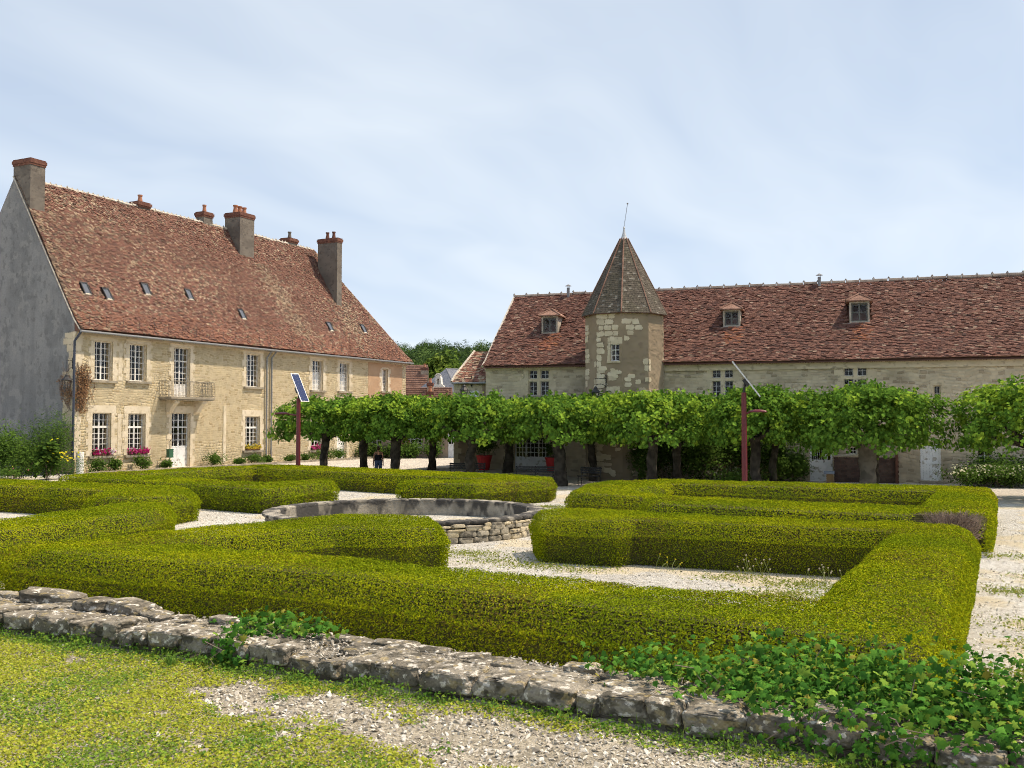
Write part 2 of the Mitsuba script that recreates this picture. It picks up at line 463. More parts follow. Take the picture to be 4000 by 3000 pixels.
mat('soil', proc(soil), 0.95, 0.15, lambda p, n, uv_: (1 - voronoi(p.x * 60, p.y * 60)[0]) + noise(p.x * 150, p.y * 150), 0.006)
scene[setting('terrace')] = mikit.ply((V.reshape(-1, 3), faces), 'soil', True)

# broken gravel lying on the terrace
def terrace_scatter(n, seed, tr=(-1.2, 8.6), dr_=(0.05, 4.1)):
    g = np.random.default_rng(seed)
    t, d = g.uniform(*tr, n), g.uniform(*dr_, n)
    p = LW.P(t, d, 0 * t)
    ok = (np.abs(p[:, 0]) < 0.56 * p[:, 1] + 0.25) & (p[:, 1] > 3.9)
    return t[ok], d[ok], g


def stone_shapes(rng, n, k=12):
    base = []
    for _ in range(n):
        pts = rng.normal(size=(k, 3))
        pts = unit(pts) * rng.uniform(0.75, 1.1, (k, 1)) * [1.0, 0.75, 0.5]
        h = trimesh.convex.convex_hull(pts)
        base.append((np.array(h.vertices), np.array(h.faces)))
    return base


def scatter_stones(P, size, cols, rng, shapes, key, bsdf):
    b = MB()
    pick = rng.integers(0, len(shapes), len(P))
    for m in range(len(shapes)):
        idx = np.nonzero(pick == m)[0]
        if not len(idx):
            continue
        sv, sf = shapes[m]
        a = rng.uniform(0, 2 * np.pi, len(idx))
        til = rng.normal(0, 0.35, (len(idx), 2))
        R = np.zeros((len(idx), 3, 3))
        R[:, 0, 0], R[:, 0, 1], R[:, 1, 0], R[:, 1, 1], R[:, 2, 2] = np.cos(a), -np.sin(a), np.sin(a), np.cos(a), 1
        R[:, 2, 0], R[:, 2, 1] = til[:, 0], til[:, 1]
        v = np.einsum('nij,kj->nki', R, sv) * size[idx][:, None, None] + P[idx][:, None]
        f = (np.arange(len(idx)) * len(sv))[:, None, None] + sf[None]
        b.add(v, f.reshape(-1, 3), np.repeat(cols[idx], len(sv), 0))
    return b.put(key, bsdf, False, True)


mat('pebble', VC, 0.9, 0.2)
t, d, rng = terrace_scatter(80000, 41)
bare = bare_np(t, d)
keep = rng.random(len(t)) < np.clip(0.06 + 0.94 * bare, 0, 1)
t, d = t[keep], d[keep]
size = 0.006 + 0.016 * rng.random(len(t)) ** 2.4
size[rng.random(len(t)) < 0.012] *= 1.9
P = LW.P(t, d, terrace_z(t, d) + size * 0.25)
PEB = np.array([(0.48, 0.445, 0.38), (0.57, 0.535, 0.465), (0.38, 0.345, 0.285), (0.64, 0.61, 0.55), (0.27, 0.24, 0.195)])
cols = PEB[rng.integers(0, 5, len(t))] * (1 + 0.1 * rng.normal(size=(len(t), 1)))
shapes = stone_shapes(rng, 14, 9)
k = thing('gravel_stones', 'loose pale broken gravel lying on the grassy terrace before the low wall', 'gravel', kind='stuff')
scatter_stones(P, size, cols, rng, shapes, k, 'pebble')

# clover and moss over the terrace
t, d, rng = terrace_scatter(330000, 43)
bare = bare_np(t, d)
q = np.stack([t, d, 0 * t], -1)
keep = rng.random(len(t)) > np.clip(bare * 1.02 - 0.02, 0, 1)
t, d, q = t[keep], d[keep], q[keep]
hgt = 0.004 + 0.020 * rng.random(len(t)) * (0.4 + 0.9 * nfbm(q * 2.2, 3, 51))
P = LW.P(t, d, terrace_z(t, d) + hgt)
lush = nfbm(q * 1.5, 3, 57) + 0.55 * np.exp(-d / 0.16) + 0.1 * rng.normal(size=len(t))
yel = np.array([(0.385, 0.43, 0.05), (0.42, 0.455, 0.055), (0.34, 0.395, 0.045), (0.43, 0.43, 0.07)])
grn = np.array([(0.20, 0.32, 0.045), (0.26, 0.365, 0.05), (0.155, 0.26, 0.04)])
c = np.where((lush > 0.66)[:, None], grn[rng.integers(0, 3, len(t))], yel[rng.integers(0, 4, len(t))]) * (1 + 0.18 * rng.normal(size=(len(t), 1)))
N = np.stack([rng.normal(0, 0.55, len(t)), rng.normal(0, 0.55, len(t)), np.ones(len(t))], -1)
v, f = leaves(P, N, 0.012 + 0.010 * rng.random(len(t)), rng, 0.85, 0.25)
k = thing('clover_carpet', 'low yellow green clover and moss covering the terrace in the foreground', 'ground cover', kind='stuff')
scene[k] = mikit.ply((v, f), 'weed_leaf', False, color=np.repeat(np.clip(c, 0.01, 0.9), 4, 0))


def blades(P, h, rng, lean=0.5, width=0.006):
    """Grass blades: two-segment tapering strips rising from P."""
    n = len(P)
    a = rng.uniform(0, 2 * np.pi, n)
    dirn = np.stack([np.cos(a), np.sin(a), 0 * a], -1)
    side = np.stack([-np.sin(a), np.cos(a), 0 * a], -1)
    h = np.broadcast_to(h, (n,))[:, None]
    L = (lean * rng.random((n, 1))) * h
    mid = P + dirn * L * 0.35 + np.array([0, 0, 1]) * h * 0.6
    tip = P + dirn * L + np.array([0, 0, 1]) * h * (1 - 0.25 * lean)
    w = np.broadcast_to(width, (n,))[:, None]
    v = np.stack([P - side * w, P + side * w, mid - side * w * 0.7, mid + side * w * 0.7, tip], 1).reshape(-1, 3)
    i = np.arange(n)[:, None] * 5
    return v, np.vstack([i + np.array([[0, 1, 3]]), i + np.array([[0, 3, 2]]), i + np.array([[2, 3, 4]])])


# taller green weeds along the wall's foot and in tufts
g = np.random.default_rng(61)
tufts = []
for _ in range(230):
    t0 = g.uniform(-0.8, 7.6)
    d0 = abs(g.normal(0.03, 0.07)) + 0.02 if g.random() < 0.72 else g.uniform(0.2, 2.8)
    tufts.append((t0, d0, g.uniform(0.03, 0.085) if d0 < 0.25 else g.uniform(0.015, 0.04)))
b = MB()
for t0, d0, h in tufts:
    n = int(g.integers(14, 34))
    t = t0 + g.normal(0, 0.05, n)
    d = np.maximum(d0 + g.normal(0, 0.035, n), 0.005)
    z = terrace_z(t, d)
    zz = z + g.random(n) * h
    P = LW.P(t, d, zz)
    N = np.stack([g.normal(0, 0.8, n), g.normal(-0.3, 0.8, n), np.ones(n)], -1)
    v, f = leaves(P, N, 0.014 + 0.014 * g.random(n), g, 0.7, 0.25)
    b.add(v, f, tint(n, [(0.10, 0.22, 0.03), (0.15, 0.28, 0.045), (0.20, 0.30, 0.04)], g))
    P2 = LW.P(t[:8], d[:8], z[:8])
    v, f = blades(P2, h * (0.8 + 0.8 * g.random(8)), g, 0.9, 0.0022)
    b.add(v, f, (0.16, 0.25, 0.05))
k = thing('weeds', 'green weeds and grass tufts growing along the foot of the low ruined wall', 'weeds', kind='stuff')
b.put(k, 'weed_leaf', False, True)
# a few rosettes with long leaves
for t0, d0, sz, lab in ((2.05, 0.16, 0.12, 'spiky tuft of long grass standing by the wall foot left of the first ivy patch'),
                        (3.85, 1.62, 0.05, 'small green rosette on the gravel near the bottom centre of the photo'),):
    n = 34
    P = LW.P(t0 + g.normal(0, 0.02, n), d0 + g.normal(0, 0.015, n), terrace_z(np.full(n, t0), np.full(n, d0)))
    v, f = blades(P, sz * (0.6 + 0.5 * g.random(n)), g, 1.5, 0.005)
    k = thing('grass_tuft', lab, 'grass tuft')
    scene[k] = mikit.ply((v, f), 'weed_leaf', False, color=tint(n, [(0.14, 0.27, 0.05), (0.2, 0.32, 0.06)], g, rep=5))

# stones among the garden gravel
g = np.random.default_rng(66)
n = 30000
u_, v_ = g.uniform(-24, 4.5, n), 9.0 + 25 * g.random(n) ** 1.5
p = np.column_stack([u_, v_]) @ np.stack([GU, GV])
ok = (np.abs(p[:, 0]) < 0.55 * p[:, 1] + 0.5) & (p[:, 1] > 4)
p = p[ok]
size = 0.014 + 0.022 * g.random(len(p)) ** 2
GP = np.array([(0.46, 0.44, 0.395), (0.55, 0.53, 0.49), (0.34, 0.32, 0.275), (0.62, 0.60, 0.56), (0.25, 0.23, 0.19)])
k = thing('garden_gravel', 'pale loose gravel stones on the garden paths between the hedges', 'gravel', kind='stuff')
scatter_stones(np.column_stack([p, gz(p[:, 0], p[:, 1]) + size * 0.3]), size, GP[g.integers(0, 5, len(p))] * (1 + 0.08 * g.normal(size=(len(p), 1))), g, stone_shapes(g, 8, 8), k, 'pebble')

# ---------------------------------------------------------------- the low ruined wall
def stone_col(p, n, uv_):
    k = mix((0.15, 0.134, 0.106), (0.265, 0.24, 0.195), smoothstep(0.3, 0.7, fbm(p.x * 5, p.y * 5, p.z * 5, 3)))
    k = mix(k, (0.54, 0.51, 0.45), smoothstep(0.585, 0.66, fbm(p.x * 30, p.y * 30, p.z * 30 + 4, 4)))
    k = mix(k, (0.085, 0.078, 0.062), smoothstep(0.50, 0.66, fbm(p.x * 14 + 5, p.y * 14, p.z * 14, 4)))
    k = mix(k, (0.30, 0.24, 0.12), smoothstep(0.64, 0.70, fbm(p.x * 21 + 9, p.y * 21, p.z * 21, 3)) * 0.6)
    return k * (0.75 + 0.5 * noise(p.x * 110, p.y * 110, p.z * 110))


mat('field_stone', proc(stone_col), 0.95, 0.15, lambda p, n, uv_: fbm(p.x * 38, p.y * 38, p.z * 38, 4), 0.03)
mat('field_stone_shaded', proc(lambda p, n, uv_: mix((0.07, 0.06, 0.045), (0.15, 0.13, 0.10), fbm(p.x * 9, p.y * 9, p.z * 9, 4))), 0.95, 0.15, lambda p, n, uv_: fbm(p.x * 38, p.y * 38, p.z * 38, 4), 0.012)  # darker stone: the wall face's shade painted in, along with soil staining
mat('wall_core', proc(lambda p, n, uv_: mix((0.13, 0.115, 0.09), (0.25, 0.225, 0.18), fbm(p.x * 14, p.y * 14, p.z * 14, 3))), 0.95, 0.15, grain(40), 0.01)
lw = thing('ruined_wall', 'low ruined wall of rough grey limestone along the front of the terrace', 'wall')
b = MB()
core = np.arange(-3.0, 12.01, 0.15)
h0 = 1.465 + 0.03 * (nfbm(np.stack([core * 1.5, 0 * core, 0 * core], -1), 3, 4) - 0.5)
sec = [(-0.60, 0.0), (-0.60, 1.0), (-0.03, 1.0), (-0.03, 0.0)]
vv = []
for a, z in zip(core, h0):
    vv += [LW.P(a, -0.60, 0.0), LW.P(a, -0.60, z), LW.P(a, -0.03, z), LW.P(a, -0.03, 0.5)]
n = len(core)
i, j = np.meshgrid(np.arange(n - 1), np.arange(4), indexing='ij')
q = np.stack([i * 4 + j, (i + 1) * 4 + j, (i + 1) * 4 + (j + 1) % 4, i * 4 + (j + 1) % 4], -1).reshape(-1, 4)
b.add(np.array(vv), q)
b.put(part(lw, 'core'), 'wall_core')
g = np.random.default_rng(71)


def lay(t, d, z, L, W, Hh, yaw=0.0, rough=0.19, sub=3, block=0.36, bsdf='field_stone'):
    v, f = rock(g, L / 2, W / 2, Hh / 2, sub, rough, block)
    c, s_ = math.cos(yaw), math.sin(yaw)
    tlt = g.normal(0, 0.05)
    x, y = v[:, 0] * c - v[:, 1] * s_, v[:, 0] * s_ + v[:, 1] * c
    zz = v[:, 2] + x * tlt
    w = LW.P(t + x, d - y, z + zz)
    m = MB().add(w, f)
    m.put(part(lw, 'stone'), bsdf, True)


t = -1.0
while t < 10.2:                      # front course: blocks whose face shows
    L = g.uniform(0.13, 0.36)
    if not (2.95 < t + L / 2 < 3.25):
        lay(t + L / 2, -0.135 + g.normal(0, 0.015), 1.468 + g.normal(0, 0.012), L * 1.02, 0.30, 0.11 + 0.03 * g.random(), g.normal(0, 0.06))
    else:
        lay(t + L / 2, -0.13, 1.435, L, 0.26, 0.1, g.normal(0, 0.2))
    t += L
t = -1.0
while t < 10.2:                      # lower course above the weeds, shade and soil stain put into its colour
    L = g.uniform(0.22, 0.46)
    lay(t + L / 2, -0.125, 1.37, L * 1.02, 0.2, 0.12, 0.0, 0.14, 2, 0.4, 'field_stone_shaded')
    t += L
t = -1.0
while t < 10.2:                      # middle and back of the top
    L = g.uniform(0.10, 0.27)
    lay(t + L / 2, -0.29 + g.normal(0, 0.02), 1.468 + g.normal(0, 0.012), L * 1.05, 0.15, 0.07, g.normal(0, 0.2), sub=2)
    t += L
t = -1.0
while t < 10.2:
    L = g.uniform(0.10, 0.27)
    lay(t + L / 2, -0.42 + g.normal(0, 0.02), 1.468 + g.normal(0, 0.012), L * 1.05, 0.15, 0.07, g.normal(0, 0.2), sub=2)
    t += L
t = -1.0
while t < 10.2:
    L = g.uniform(0.12, 0.30)
    lay(t + L / 2, -0.53 + g.normal(0, 0.025), 1.47 + g.normal(0, 0.015), L * 1.03, 0.15, 0.09, g.normal(0, 0.15))
    t += L
for t0, d0, L in ((0.55, -0.45, 0.34), (0.0, -0.5, 0.5), (0.9, -0.5, 0.4), (6.25, -0.2, 0.34)):
    lay(t0, d0, 1.535, L, 0.24, 0.09, g.normal(0, 0.3))
# a low bank of crumbled mortar and grit filling the joints
n = 9000
t, d = g.uniform(-0.9, 9.5, n), g.uniform(-0.62, -0.06, n)
size = 0.006 + 0.016 * g.random(n) ** 2
P = LW.P(t, d, 1.475 + 0.03 * g.random(n))
scatter_stones(P, size, PEB[g.integers(0, 5, n)] * 0.85, g, shapes, part(lw, 'rubble', kind='stuff'), 'pebble')

# ---------------------------------------------------------------- round basin
BC = np.array([-2.95, 27.75])
BR_, BW, BH = 3.85, 0.42, 0.53
bs = thing('round_basin', 'large round basin with a low grey stone wall in the middle of the hedges', 'basin')


def lime_col(p, n, uv_):
    k = mix((0.20, 0.185, 0.155), (0.33, 0.305, 0.255), smoothstep(0.3, 0.7, fbm(p.x * 3, p.y * 3, p.z * 3, 3)))
    k = mix(k, (0.06, 0.058, 0.055), smoothstep(0.42, 0.56, fbm(p.x * 2.2, p.y * 2.2, p.z * 1.0 + 3, 4)))
    return k * (0.85 + 0.3 * noise(p.x * 40, p.y * 40, p.z * 40))


mat('basin_render', proc(lime_col), 0.95, 0.15, grain(18), 0.012, eps=3e-3)
k = 96
g = np.random.default_rng(81)
ang = np.arange(k) * 2 * np.pi / k
prof = [(BR_ - 0.06, 0.0), (BR_ - 0.06, BH - 0.10), (BR_ - 0.02, BH - 0.02), (BR_ - 0.10, BH), (BR_ - BW + 0.05, BH), (BR_ - BW, BH - 0.03), (BR_ - BW, 0.06)]
b = MB()
wob = 1 + 0.006 * (nfbm(np.stack([np.cos(ang) * 3, np.sin(ang) * 3, 0 * ang], -1), 3) - 0.5)
vv = np.array([[BC[0] + r * wob[m] * math.cos(ang[m]), BC[1] + r * wob[m] * math.sin(ang[m]), z] for (r, z) in prof for m in range(k)])
i, j = np.meshgrid(np.arange(len(prof) - 1), np.arange(k), indexing='ij')
b.add(vv, np.stack([i * k + j, i * k + (j + 1) % k, (i + 1) * k + (j + 1) % k, (i + 1) * k + j], -1).reshape(-1, 4))
b.put(part(bs, 'wall'), 'basin_render', 40)
b = MB().lathe((BC[0], BC[1], 0.06), [(BR_ - BW + 0.01, 0.0), (0.001, 0.0)], 64)
b.put(part(bs, 'gravel_bed'), 'gravel')


def basin_stone(a0, a1, z0, z1, r, depth, key):
    """A block bent to the basin's curve."""
    v, f = rock(g, 1, 1, 1, 2, 0.10, 0.45)
    a = a0 + (a1 - a0) * (v[:, 0] * 0.49 + 0.5)
    z = z0 + (z1 - z0) * (v[:, 2] * 0.48 + 0.5)
    rr = r + depth * v[:, 1]
    w = np.stack([BC[0] + rr * np.cos(a), BC[1] + rr * np.sin(a), z], -1)
    MB().add(w, f).put(key, 'basin_stone' if g.random() < 0.66 else 'basin_stone_pale', True)


def bst(c1, c2):
    def col(p, n, uv_):
        k_ = mix(c1, c2, smoothstep(0.3, 0.7, fbm(p.x * 4, p.y * 4, p.z * 4, 3)))
        k_ = mix(k_, (0.12, 0.11, 0.09), smoothstep(0.55, 0.7, fbm(p.x * 7, p.y * 7, p.z * 7 + 9, 3)))
        return k_
    return proc(col)


mat('basin_stone', bst((0.24, 0.215, 0.17), (0.38, 0.345, 0.275)), 0.95, 0.15, grain(25), 0.01, eps=3e-3)
mat('basin_stone_pale', bst((0.42, 0.36, 0.24), (0.54, 0.47, 0.34)), 0.95, 0.15, grain(25), 0.01, eps=3e-3)
for z0, z1 in ((0.0, 0.15), (0.15, 0.29), (0.29, 0.385), (0.385, 0.46)):
    a = math.radians(-118)
    while a < math.radians(-18):
        da = g.uniform(0.05, 0.135)
        hj = 0.02 * g.normal()
        basin_stone(a, a + da, z0 - 0.01, z1 + hj, BR_ - 0.04, 0.085 + 0.02 * g.random(), part(bs, 'stone'))
        a += da
a = 0.0
while a < 2 * math.pi - 0.05:                     # worn coping all round
    da = min(g.uniform(0.10, 0.19), 2 * math.pi - a)
    v, f = rock(g, 1, 1, 1, 2, 0.07, 0.45)
    aa = a + da * (v[:, 0] * 0.5 + 0.5)
    rr = BR_ - BW / 2 + 0.01 + (BW / 2 + 0.02) * v[:, 1]
    w = np.stack([BC[0] + rr * np.cos(aa), BC[1] + rr * np.sin(aa), BH - 0.03 + 0.055 * v[:, 2]], -1)
    MB().add(w, f).put(part(bs, 'coping_stone'), 'basin_render', True)
    a += da
# ---------------------------------------------------------------- clipped hedges
NEAR = uv([(-14.6, 10.55), (-8, 10.6), (-0.42, 9.3), (-0.38, 20.9), (-0.65, 21.35), (-9.1, 21.6), (-9.65, 20.4), (-8.8, 19.0), (-7.0, 19.1), (-6.8, 19.6), (-2.05, 19.65),
           (-2.1, 11.95), (-6.4, 12.25), (-12.3, 12.5), (-12.2, 13.6), (-11.3, 15.5), (-10.1, 16.0), (-9.6, 16.9), (-10.7, 18.3), (-13.1, 18.1)])
LEFT_ARM = uv([(-17.9, 6), (-15.9, 6), (-17.1, 16.7), (-17.8, 17.9), (-18.6, 18.8), (-19.4, 19.0), (-20.0, 18.2), (-18.8, 13.5)])
LEFT_ROW = uv([(-46, 22.3), (-24.7, 21.9), (-23.4, 19.9), (-21.7, 20.0), (-21.1, 21.2), (-21.5, 22.7), (-23.8, 24.4), (-46, 24.9)])
BACK_LEFT = unary_union([Polygon(uv(a)) for a in (
    [(-34.0, 27.7), (-21.4, 25.1), (-20.9, 25.8), (-21.7, 30.0), (-23.0, 30.2), (-23.4, 27.6), (-33.6, 30.2)],
    [(-34.0, 27.7), (-32.0, 27.6), (-31.6, 38.0), (-33.6, 40.0)],
    [(-33.6, 40.0), (-32.6, 37.2), (-25.75, 35.2), (-22, 34.5), (-17, 33.4), (-15.2, 34.3), (-15.5, 35.6), (-19, 36.6), (-24, 38.0)],
    [(-19.8, 30.4), (-16.4, 30.5), (-14.9, 33.7), (-15.4, 35.3), (-17.2, 34.5), (-18, 32.3), (-19.6, 31.9)])])
BACK_RIGHT = unary_union([Polygon(uv(a)) for a in (
    [(-12.0, 27.9), (-9.1, 27.1), (-8.95, 28.2), (-10.2, 29.6), (-10.2, 33.6), (-12.6, 34.5), (-12.9, 31.5)],
    [(-12.9, 33.4), (-10, 33.5), (-2, 33.4), (-0.17, 35.2), (-1, 36.1), (-11.3, 35.7)],
    [(-2.1, 24.4), (-0.16, 24.0), (-0.16, 35.5), (-2.0, 35.8)],
    [(-9.1, 26.2), (-8.4, 25.05), (-0.25, 24.0), (-0.2, 26.9), (-8.6, 27.7)])])
DEAD = uv([(-1.05, 24.6)])[0]      # a patch of bare dead twigs at one corner


def hedge(poly, H, label, dens, leaf, seed, shoulder=0.30, drop=0.38, limit=None):
    poly = poly if hasattr(poly, 'area') else Polygon(poly)
    poly = poly.buffer(-0.22).buffer(0.22, quad_segs=3).buffer(0.1).buffer(-0.1)
    rng = np.random.default_rng(seed)
    key = thing('hedge', label, 'hedge', group=None)
    # dark woody inside, stepped in under the clipped surface
    core = poly.difference(Point(*DEAD).buffer(0.62)) if 'dead' in label else poly
    cs = lambda p_: m3.CrossSection([np.array(r.coords)[:-1] for g_ in getattr(p_, 'geoms', [p_]) for r in [g_.exterior, *g_.interiors]], m3.FillRule.EvenOdd)
    body = []
    steps = 9
    for k_ in range(steps):
        ins = 0.22 + shoulder * (k_ / (steps - 1)) ** 1.6
        top = H - 0.12 - drop * (1 - (k_ / (steps - 1))) ** 1.3
        if not core.buffer(-ins).is_empty:
            body.append(cs(core.buffer(-ins)).extrude(top))
    m = m3.Manifold.batch_boolean(body, m3.OpType.Add)
    MB().mesh(m).put(part(key, 'branches'), 'hedge_body')
    # foliage over the whole clipped surface
    x0, y0, x1, y1 = poly.bounds
    n = int((x1 - x0) * (y1 - y0) * dens * 2.6)
    xy = np.stack([rng.uniform(x0, x1, n), rng.uniform(y0, y1, n)], -1)
    if limit is not None:
        xy = xy[limit(xy)]
    xy = xy[contains_xy(poly, xy[:, 0], xy[:, 1])]
    rings = [r for g_ in getattr(poly, 'geoms', [poly]) for r in [g_.exterior, *g_.interiors]]
    seg = np.vstack([np.hstack([np.array(r.coords)[:-1], np.array(r.coords)[1:]]) for r in rings])
    def edge(p):
        best = np.full(len(p), 9.0)
        nrm = np.zeros((len(p), 2))
        for a, b_, c, d_ in seg[np.hypot(seg[:, 2] - seg[:, 0], seg[:, 3] - seg[:, 1]) > 0.004]:
            e = np.array([c - a, d_ - b_]); L2 = e @ e
            tt_ = np.clip(((p - [a, b_]) @ e) / L2, 0, 1)
            w = p - ([a, b_] + tt_[:, None] * e)
            r = np.hypot(w[:, 0], w[:, 1])
            ok = r < best
            best[ok] = r[ok]
            nrm[ok] = (-w / (r[:, None] + 1e-9))[ok]
        return best, nrm
    ed, en = edge(xy)
    k_ = np.clip(1 - ed / shoulder, 0, 1)
    ok = rng.random(len(xy)) < np.hypot(1, drop * 1.9 * k_ ** 0.9 / shoulder) / 2.6
    xy, ed, en, k_ = xy[ok], ed[ok], en[ok], k_[ok]
    z = H - drop * k_ ** 1.9
    slope = drop * 1.9 * k_ ** 0.9 / shoulder
    N = np.stack([en[:, 0] * slope, en[:, 1] * slope, np.ones(len(xy))], -1)
    P = np.column_stack([xy, z])
    # the upright faces
    Ls = np.hypot(seg[:, 2] - seg[:, 0], seg[:, 3] - seg[:, 1])
    zt = H - drop
    m_ = int(Ls.sum() * zt * dens * 1.15)
    pick = rng.choice(len(seg), m_, p=Ls / Ls.sum())
    tt_ = rng.random(m_)
    q_ = seg[pick, :2] * (1 - tt_[:, None]) + seg[pick, 2:] * tt_[:, None]
    if limit is not None:
        ok = limit(q_)
        q_, pick = q_[ok], pick[ok]
        m_ = len(q_)
    e = unit(seg[pick, 2:] - seg[pick, :2])
    o = np.stack([e[:, 1], -e[:, 0]], -1)
    ext = contains_xy(poly, *(q_ + o * 0.02).T)
    o[ext] *= -1
    zz = rng.random(m_) * (zt + 0.03)
    P2 = np.column_stack([q_ - o * (0.01 + 0.08 * (1 - zz / zt))[:, None], zz])
    N2 = np.column_stack([o, np.full(m_, -0.12)])
    top_ = np.concatenate([np.ones(len(P), bool), np.zeros(len(P2), bool)])
    P, N = np.vstack([P, P2]), np.vstack([N, N2])
    if limit is not None:
        ok = limit(P)
        P, N, top_ = P[ok], N[ok], top_[ok]
    if 'dead' in label:
        dd_ = np.hypot(*(P[:, :2] - DEAD).T)
        ok = dd_ > 0.75 + 0.25 * rng.random(len(P))
        P, N, top_ = P[ok], N[ok], top_[ok]
    N = unit(N)
    side = ~top_
    lump = (nfbm(P * 0.9, 3, 5) - 0.5) * 0.09 + (nfbm(P * 5, 2, 9) - 0.5) * 0.05
    n = len(P)
    P = P + N * (lump + rng.normal(0, 0.008, n) - np.where(side, 0.20, 0.06) * rng.random(n) ** 1.6)[:, None]
    Nj = unit(N + rng.normal(0, 1, (n, 3)) * np.where(side, 0.42, 0.28)[:, None])
    s_ = leaf * (0.6 + 0.8 * rng.random(n))
    # clipped shoots stand out from the surface: half the sprays point outwards, half lie along it
    Np = unit(np.cross(Nj, rng.normal(size=(n, 3))))
    brush = rng.random(n) < np.where(side, 0.97, 0.12)
    v, f = leaves(P, Nj, s_, rng, 0.42, 0.25)
    t = unit(Nj + 0.35 * rng.normal(size=(n, 3)))
    b_ = unit(np.cross(Np, t))
    ss = (s_ * 1.15)[:, None]
    v2 = np.stack([P - t * ss * 0.6, P + b_ * ss * 0.2 - t * ss * 0.1, P + t * ss * 0.4, P - b_ * ss * 0.2 - t * ss * 0.1], 1)
    v = np.where(brush[:, None, None], v2, v.reshape(-1, 4, 3)).reshape(-1, 3)
    yellower = nfbm(P * 0.55, 3, 21) + 0.16 * rng.normal(size=n)
    brown = nfbm(P * 0.7 + 9, 3, 33) + 0.10 * rng.normal(size=n)
    A = np.array([(0.20, 0.262, 0.010), (0.23, 0.285, 0.011), (0.17, 0.235, 0.010)])
    B = np.array([(0.32, 0.36, 0.010), (0.37, 0.385, 0.012)])
    C = np.array([(0.20, 0.155, 0.03), (0.17, 0.13, 0.03)])
    c = np.where((yellower > 0.57)[:, None], B[rng.integers(0, 2, n)], A[rng.integers(0, 3, n)])
    c = np.where((brown > 0.70)[:, None] & (rng.random((n, 1)) < 0.6), C[rng.integers(0, 2, n)], c)
    c = np.clip(c * (1 + 0.08 * rng.normal(size=(n, 1))), 0.003, 0.9)
    scene[part(key, 'foliage')] = mikit.ply((v, f), 'hedge_leaf', False, color=np.repeat(c, 4, 0))
    return key


def in_view(P):
    return (np.abs(P[:, 0]) < 0.60 * P[:, 1] + 2.0)


hedge(NEAR, 0.98, 'broad yellow green clipped hedge ring nearest the terrace, right behind the low ruined wall', 4600, 0.031, 91, 0.34, limit=in_view)
hedge(LEFT_ARM, 0.96, 'clipped hedge arm slanting to the left frame edge beside the near hedge ring', 2900, 0.036, 92, 0.3, limit=in_view)
hedge(LEFT_ROW, 0.9, 'clipped hedge row at the left edge with its short end block turned forward', 1900, 0.045, 93, 0.3, limit=in_view)
hedge(BACK_LEFT, 0.85, 'long clipped hedge ring behind the round basin on the left', 1250, 0.056, 94, 0.3, limit=in_view)
hb = hedge(BACK_RIGHT, 0.87, 'clipped hedge ring behind the near one on the right with a dead brown corner', 1600, 0.048, 95, 0.3, limit=in_view)
g = np.random.default_rng(96)
b = MB()
for _ in range(1300):
    a = g.uniform(0, 2 * np.pi)
    r0 = np.array([DEAD[0], DEAD[1], 0.15]) + g.normal(0, 0.12, 3)
    e = np.array([DEAD[0] + 0.75 * math.cos(a) * g.random(), DEAD[1] + 0.75 * math.sin(a) * g.random(), g.uniform(0.35, 0.95)])
    m_ = (r0 + e) / 2 + g.normal(0, 0.08, 3)
    b.tube([r0, m_, e], [0.014, 0.009, 0.004], 3)
b.put(part(hb, 'dead_twigs', 'bare brown dead twigs at the corner by the path'), 'twig')

# weeds in the garden gravel
g = np.random.default_rng(97)
spots = uv([(-9.7, 18.9), (-8.6, 18.6), (-7.6, 18.5), (-4.6, 18.9), (-3.4, 18.6), (-2.7, 18.4), (-10.6, 19.6), (-11.5, 19.6), (-12.6, 19.8), (-3.0, 17.6), (-3.6, 17.2), (-21.5, 28.5), (-20.3, 29), (-19, 28.6), (0.6, 15.0), (0.35, 16.5), (0.25, 19.5), (0.8, 21.5), (0.35, 24.5), (0.6, 12.4), (0.3, 13.2), (1.4, 17.5), (-15.3, 16.0), (-13.4, 31.4), (-14.2, 31.6)])
b = MB()
for c0 in spots:
    n = int(g.integers(240, 520))
    xy = c0 + g.normal(0, 0.34, (n, 2)) * [1.2, 0.8]
    P = np.column_stack([xy, gz(xy[:, 0], xy[:, 1]) + 0.01 + 0.05 * g.random(n) ** 2])
    N = np.stack([g.normal(0, 0.7, n), g.normal(0, 0.7, n), np.ones(n)], -1)
    v, f = leaves(P, N, 0.035 + 0.03 * g.random(n), g, 0.6, 0.25)
    b.add(v, f, tint(n, [(0.24, 0.28, 0.05), (0.30, 0.31, 0.06), (0.18, 0.25, 0.04)], g))
    m_ = 40
    xy = c0 + g.normal(0, 0.32, (m_, 2))
    v, f = blades(np.column_stack([xy, gz(xy[:, 0], xy[:, 1])]), 0.05 + 0.10 * g.random(m_), g, 0.9, 0.005)
    b.add(v, f, (0.26, 0.28, 0.08))
b.put(thing('path_weeds', 'patches of pale green weeds growing in the white garden gravel', 'weeds', kind='stuff'), 'weed_leaf', False, True)
